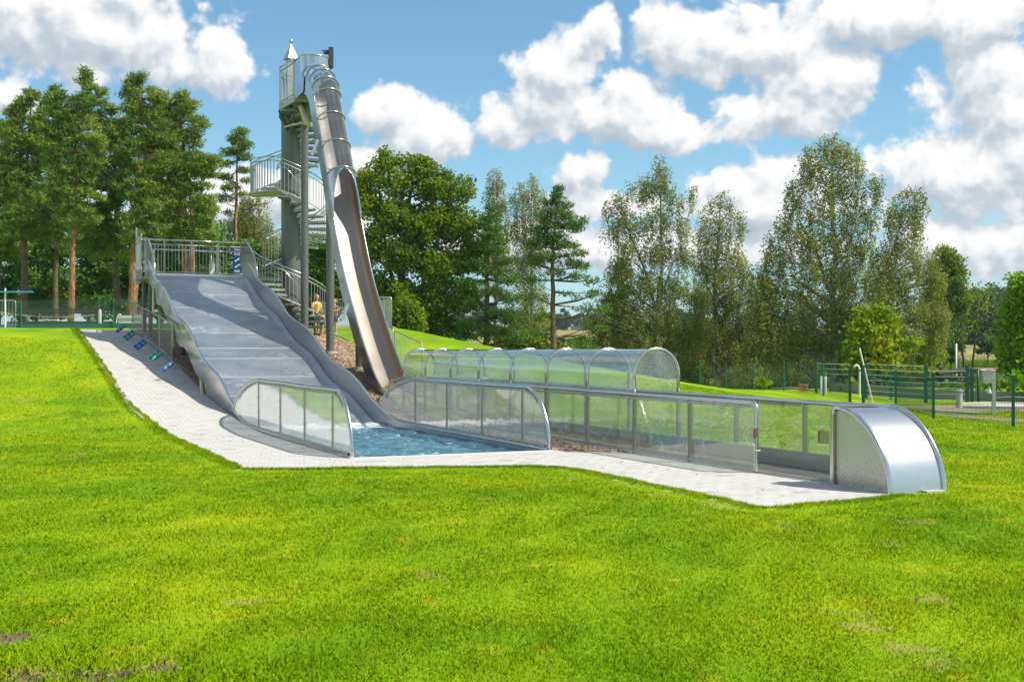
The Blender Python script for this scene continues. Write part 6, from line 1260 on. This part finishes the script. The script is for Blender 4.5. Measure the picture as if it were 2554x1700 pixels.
tree('bush','leafy_bush','bright bush at the right edge just behind the near fence','bush',40,[(2560,1000),(2560,980),(2562,960)],.05,[(2550,955,26,20,1.2),(2575,970,34,24,1.2),(2540,980,20,14,1)],L_BRIGHT,B_OAK,86)
# hedges and scrub by the lake
def shrub(label,d,blobs,leaf,seed,kind='maple',name='shrub'): 
    x=blobs[0][0]; y=max(b[1] for b in blobs)+20; tree(kind,name,label,'shrub',d,[(x,y),(x+1,y-10),(x,blobs[0][1])],.03,blobs,leaf,B_OAK,seed,branches=14,dens=1.5)
shrub('clipped golden green hedge behind the control box',47,[(2455,962,18,14,1.3),(2480,962,20,14,1.3),(2505,964,20,14,1.3)],L_BRIGHT,90,name='hedge')
shrub('low dark hedge behind the slatted fence',46,[(2370,968,40,12,1.2),(2330,972,36,12,1.2),(2410,968,30,10,1.2)],L_OAK,91,name='hedge')
shrub('pale leafy shrub at the foot of the green mesh fence, left of the basket',51,[(1895,957,26,12,1.1),(1870,962,18,9,1.1),(1915,965,14,8,1)],L_BRIGHT,92)
shrub('leafy shrub behind the short fence bay left of the gate',49,[(2095,965,24,12,1.1),(2120,958,20,12,1),(2075,972,14,8,1)],L_OAK,93)
shrub('thin weedy stems behind the green mesh fence',53,[(1775,952,10,14,.5),(1785,962,14,8,.5),(1900,925,14,22,.35),(1880,900,16,20,.3)],L_BIRCH,94,'birch')
shrub('weeping willow like branches reaching down to the water behind the fence',66,[(1740,920,60,30,.9),(1820,930,50,24,.7),(1700,900,40,30,.9),(1890,905,60,30,.7),(1960,915,50,30,.8),(2040,905,50,34,.9)],L_BIRCH,95,'birch')
shrub('green scrub behind the slatted fences',60,[(2190,930,50,24,1),(2260,930,50,20,1),(2320,930,40,16,.9),(2110,925,40,26,1)],L_OAK,96)
r=random.Random(9)
for i in range(11):
    cx=1560+i*78; d=104+(i*7)%14; top=800+(i*37)%34
    tree('bush','bank_tree',['rounded dark tree on the far bank behind the spruce','dark tree on the far bank behind the large birch trunk','dark tree on the far bank right of the large birch trunk','dark tree on the far bank between large and yellowing birch','dark tree on the far bank behind the yellowing birch','dark tree on the far bank right of the yellowing birch','dark tree on the far bank left of the tallest birch','dark tree on the far bank behind the tallest birch trunk','dark tree on the far bank behind the yellow maple','dark tree on the far bank behind the leaning birch trunk','dark tree on the far bank below the slender tree'][i],'tree',d,[(cx,905),(cx+3,870),(cx,top+20)],.14,scat(r,cx-40,cx+40,top+22,900,12,30,20,1.0),L_BUSH,B_OAK,120+i,'dark trees along the far lake bank',branches=16,sc=1.5,dens=.55)
def reeds():
    r=np.random.default_rng(31); n=26000; X=r.uniform(2,62,n); Y=r.uniform(117,127,n)+np.sin(X*.3); Z=np.full(n,-.5); h=r.uniform(.5,1.3,n); w=.05
    near=n//6; X[:near]=r.uniform(-2,40,near); Y[:near]=61.0+r.uniform(-.8,.6,near)+np.sin(X[:near])*.5; h[:near]=r.uniform(.2,.7,near)
    Z=np.maximum(hz(X,Y),-.5); th=r.uniform(0,PI,n); a=np.c_[X-np.cos(th)*w,Y-np.sin(th)*w,Z]; b=np.c_[X+np.cos(th)*w,Y+np.sin(th)*w,Z]; c=np.c_[X+r.normal(size=n)*.12,Y,Z+h]
    o=npmesh('reeds',np.stack([a,b,c],1).reshape(-1,3),np.arange(n*3).reshape(-1,3),L_BRIGHT); tag(o,'bright green reeds along the far bank of the lake','reeds',kind='stuff')
reeds()
def far_wood():
    r=np.random.default_rng(77); C=[]
    for k in range(90):
        px=r.uniform(2330,2640); d=r.uniform(205,250); X=(px-W0/2)/FPX*d; top=float(np.interp(px,[2330,2420,2470,2540,2640],[705,725,712,722,690]))+r.uniform(-6,14); z1=CAMZ+(HOR-top)/FPX*d; g=gz(X,d); rad=r.uniform(2.2,3.6); n=70
        q=rdir(r,n)*(r.random((n,1))**.4); q[:,0]*=rad;q[:,1]*=rad;q[:,2]*=(z1-g)*.48; C.append(q+np.array([X,d,(z1+g)/2]))
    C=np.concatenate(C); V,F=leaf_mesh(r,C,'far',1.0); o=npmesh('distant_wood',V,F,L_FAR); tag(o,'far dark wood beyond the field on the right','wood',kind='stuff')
    C=[]
    for k in range(70):
        px=r.uniform(900,2450); d=r.uniform(480,760); X=(px-W0/2)/FPX*d; g=gz(X,d); n=34; rad=r.uniform(4,8); hh=r.uniform(6,11)
        q=rdir(r,n)*(r.random((n,1))**.4)*np.array([rad,rad,hh*.5]); C.append(q+np.array([X,d,g+hh*.45]))
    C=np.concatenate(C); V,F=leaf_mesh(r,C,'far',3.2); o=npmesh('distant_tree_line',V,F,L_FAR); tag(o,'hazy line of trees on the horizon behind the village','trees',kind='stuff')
far_wood()
def house():
    d=700; x0,y0,_=at(1474,821,d); z=gz(x0,d); t=thing('farmhouse','white gabled farmhouse with a brown roof far away between the trees','house',(x0,d,z)); w,l,h,rh=5.6,9.5,4.4,2.6; th=R(28); M=Matrix.Rotation(th,3,'Z')
    def Q(x,y,zz): return Vector((x0,d,z))+M@Vector((x,y,zz))
    m=MB(); P=[Q(-l/2-2,-w/2,-1),Q(l/2-2,-w/2,-1),Q(l/2-2,w/2,-1),Q(-l/2-2,w/2,-1)]; T_=[Q(-l/2-2,-w/2,h),Q(l/2-2,-w/2,h),Q(l/2-2,w/2,h),Q(-l/2-2,w/2,h),Q(-l/2-2,0,h+rh),Q(l/2-2,0,h+rh)]
    m.add(P+T_,[(0,1,5,4),(2,3,7,6),(1,2,6,9,5),(3,0,4,8,7)]); obj('wall',m,M_HWALL,t)
    for s in (-1,1):
        m=MB(); A=Q(-l/2-2.4,s*(w/2+.5),h-.45);B=Q(l/2-1.6,s*(w/2+.5),h-.45);C=Q(l/2-1.6,0,h+rh+.1);D=Q(-l/2-2.4,0,h+rh+.1); m.poly([A,B,C,D] if s<0 else [D,C,B,A],.18,(0,0,1)); obj('roof_slope',m,M_ROOF,t)
    for yy,zz in ((-1.2,1.2),(1.2,1.2),(0,3.6)):
        m=MB(); c=Q(l/2-2+.03,yy,zz); m.box(c,(.06,.9,1.1),M=M); obj('window',m,M_WIN,t)
    for xx in (-3,0): 
        m=MB(); m.box(Q(xx,-w/2-.03,2.6),(1,.06,1.1),M=M); obj('window',m,M_WIN,t)
    b=at(1494,833,620); q=gz(b[0],620); t=thing('white_barn','low white farm shed right of the gabled farmhouse','shed',(b[0],620,q)); m=MB(); m.box((b[0],620,q+.8),(6,5,2.2),.3); obj('wall',m,M_HWALL,t); m=MB(); m.box((b[0],620,q+2.0),(6.6,5.6,.3),.3); obj('roof',m,M_GALV,t)
    b=at(1450,843,560); q=gz(b[0],560); t=thing('grey_barn','long grey timber shed in front of the farmhouse','shed',(b[0],560,q)); m=MB(); m.box((b[0],560,q+.8),(10,5,2.0),-.1); obj('wall',m,M_CONC2,t); m=MB(); m.box((b[0],560,q+1.95),(10.6,5.6,.3),-.1); obj('roof',m,M_ROOF,t)
house()
# ------------------------------------------------------------------ summer haze
def haze():
    x0,x1,y0,y1,z0,z1=-1000,1000,-60,1600,-4,60
    m=MB(); m.box(((x0+x1)/2,(y0+y1)/2,(z0+z1)/2),(x1-x0,y1-y0,z1-z0)); 
    def f(T):
        v=T.n('ShaderNodeVolumePrincipled',{'Color':(.80,.90,1,1),'Density':.00018,'Anisotropy':.3}).outputs[0]; return v
    mm=bpy.data.materials.new('summer haze'); mm.use_nodes=True; mm.node_tree.nodes.clear(); T=NT(mm.node_tree); o=T.n('ShaderNodeOutputMaterial'); T.link(f(T),o.inputs[1])
    o=obj('haze',m,mm); tag(o,'thin summer haze over the landscape','haze',kind='stuff')
HAZE=True
if HAZE: haze()
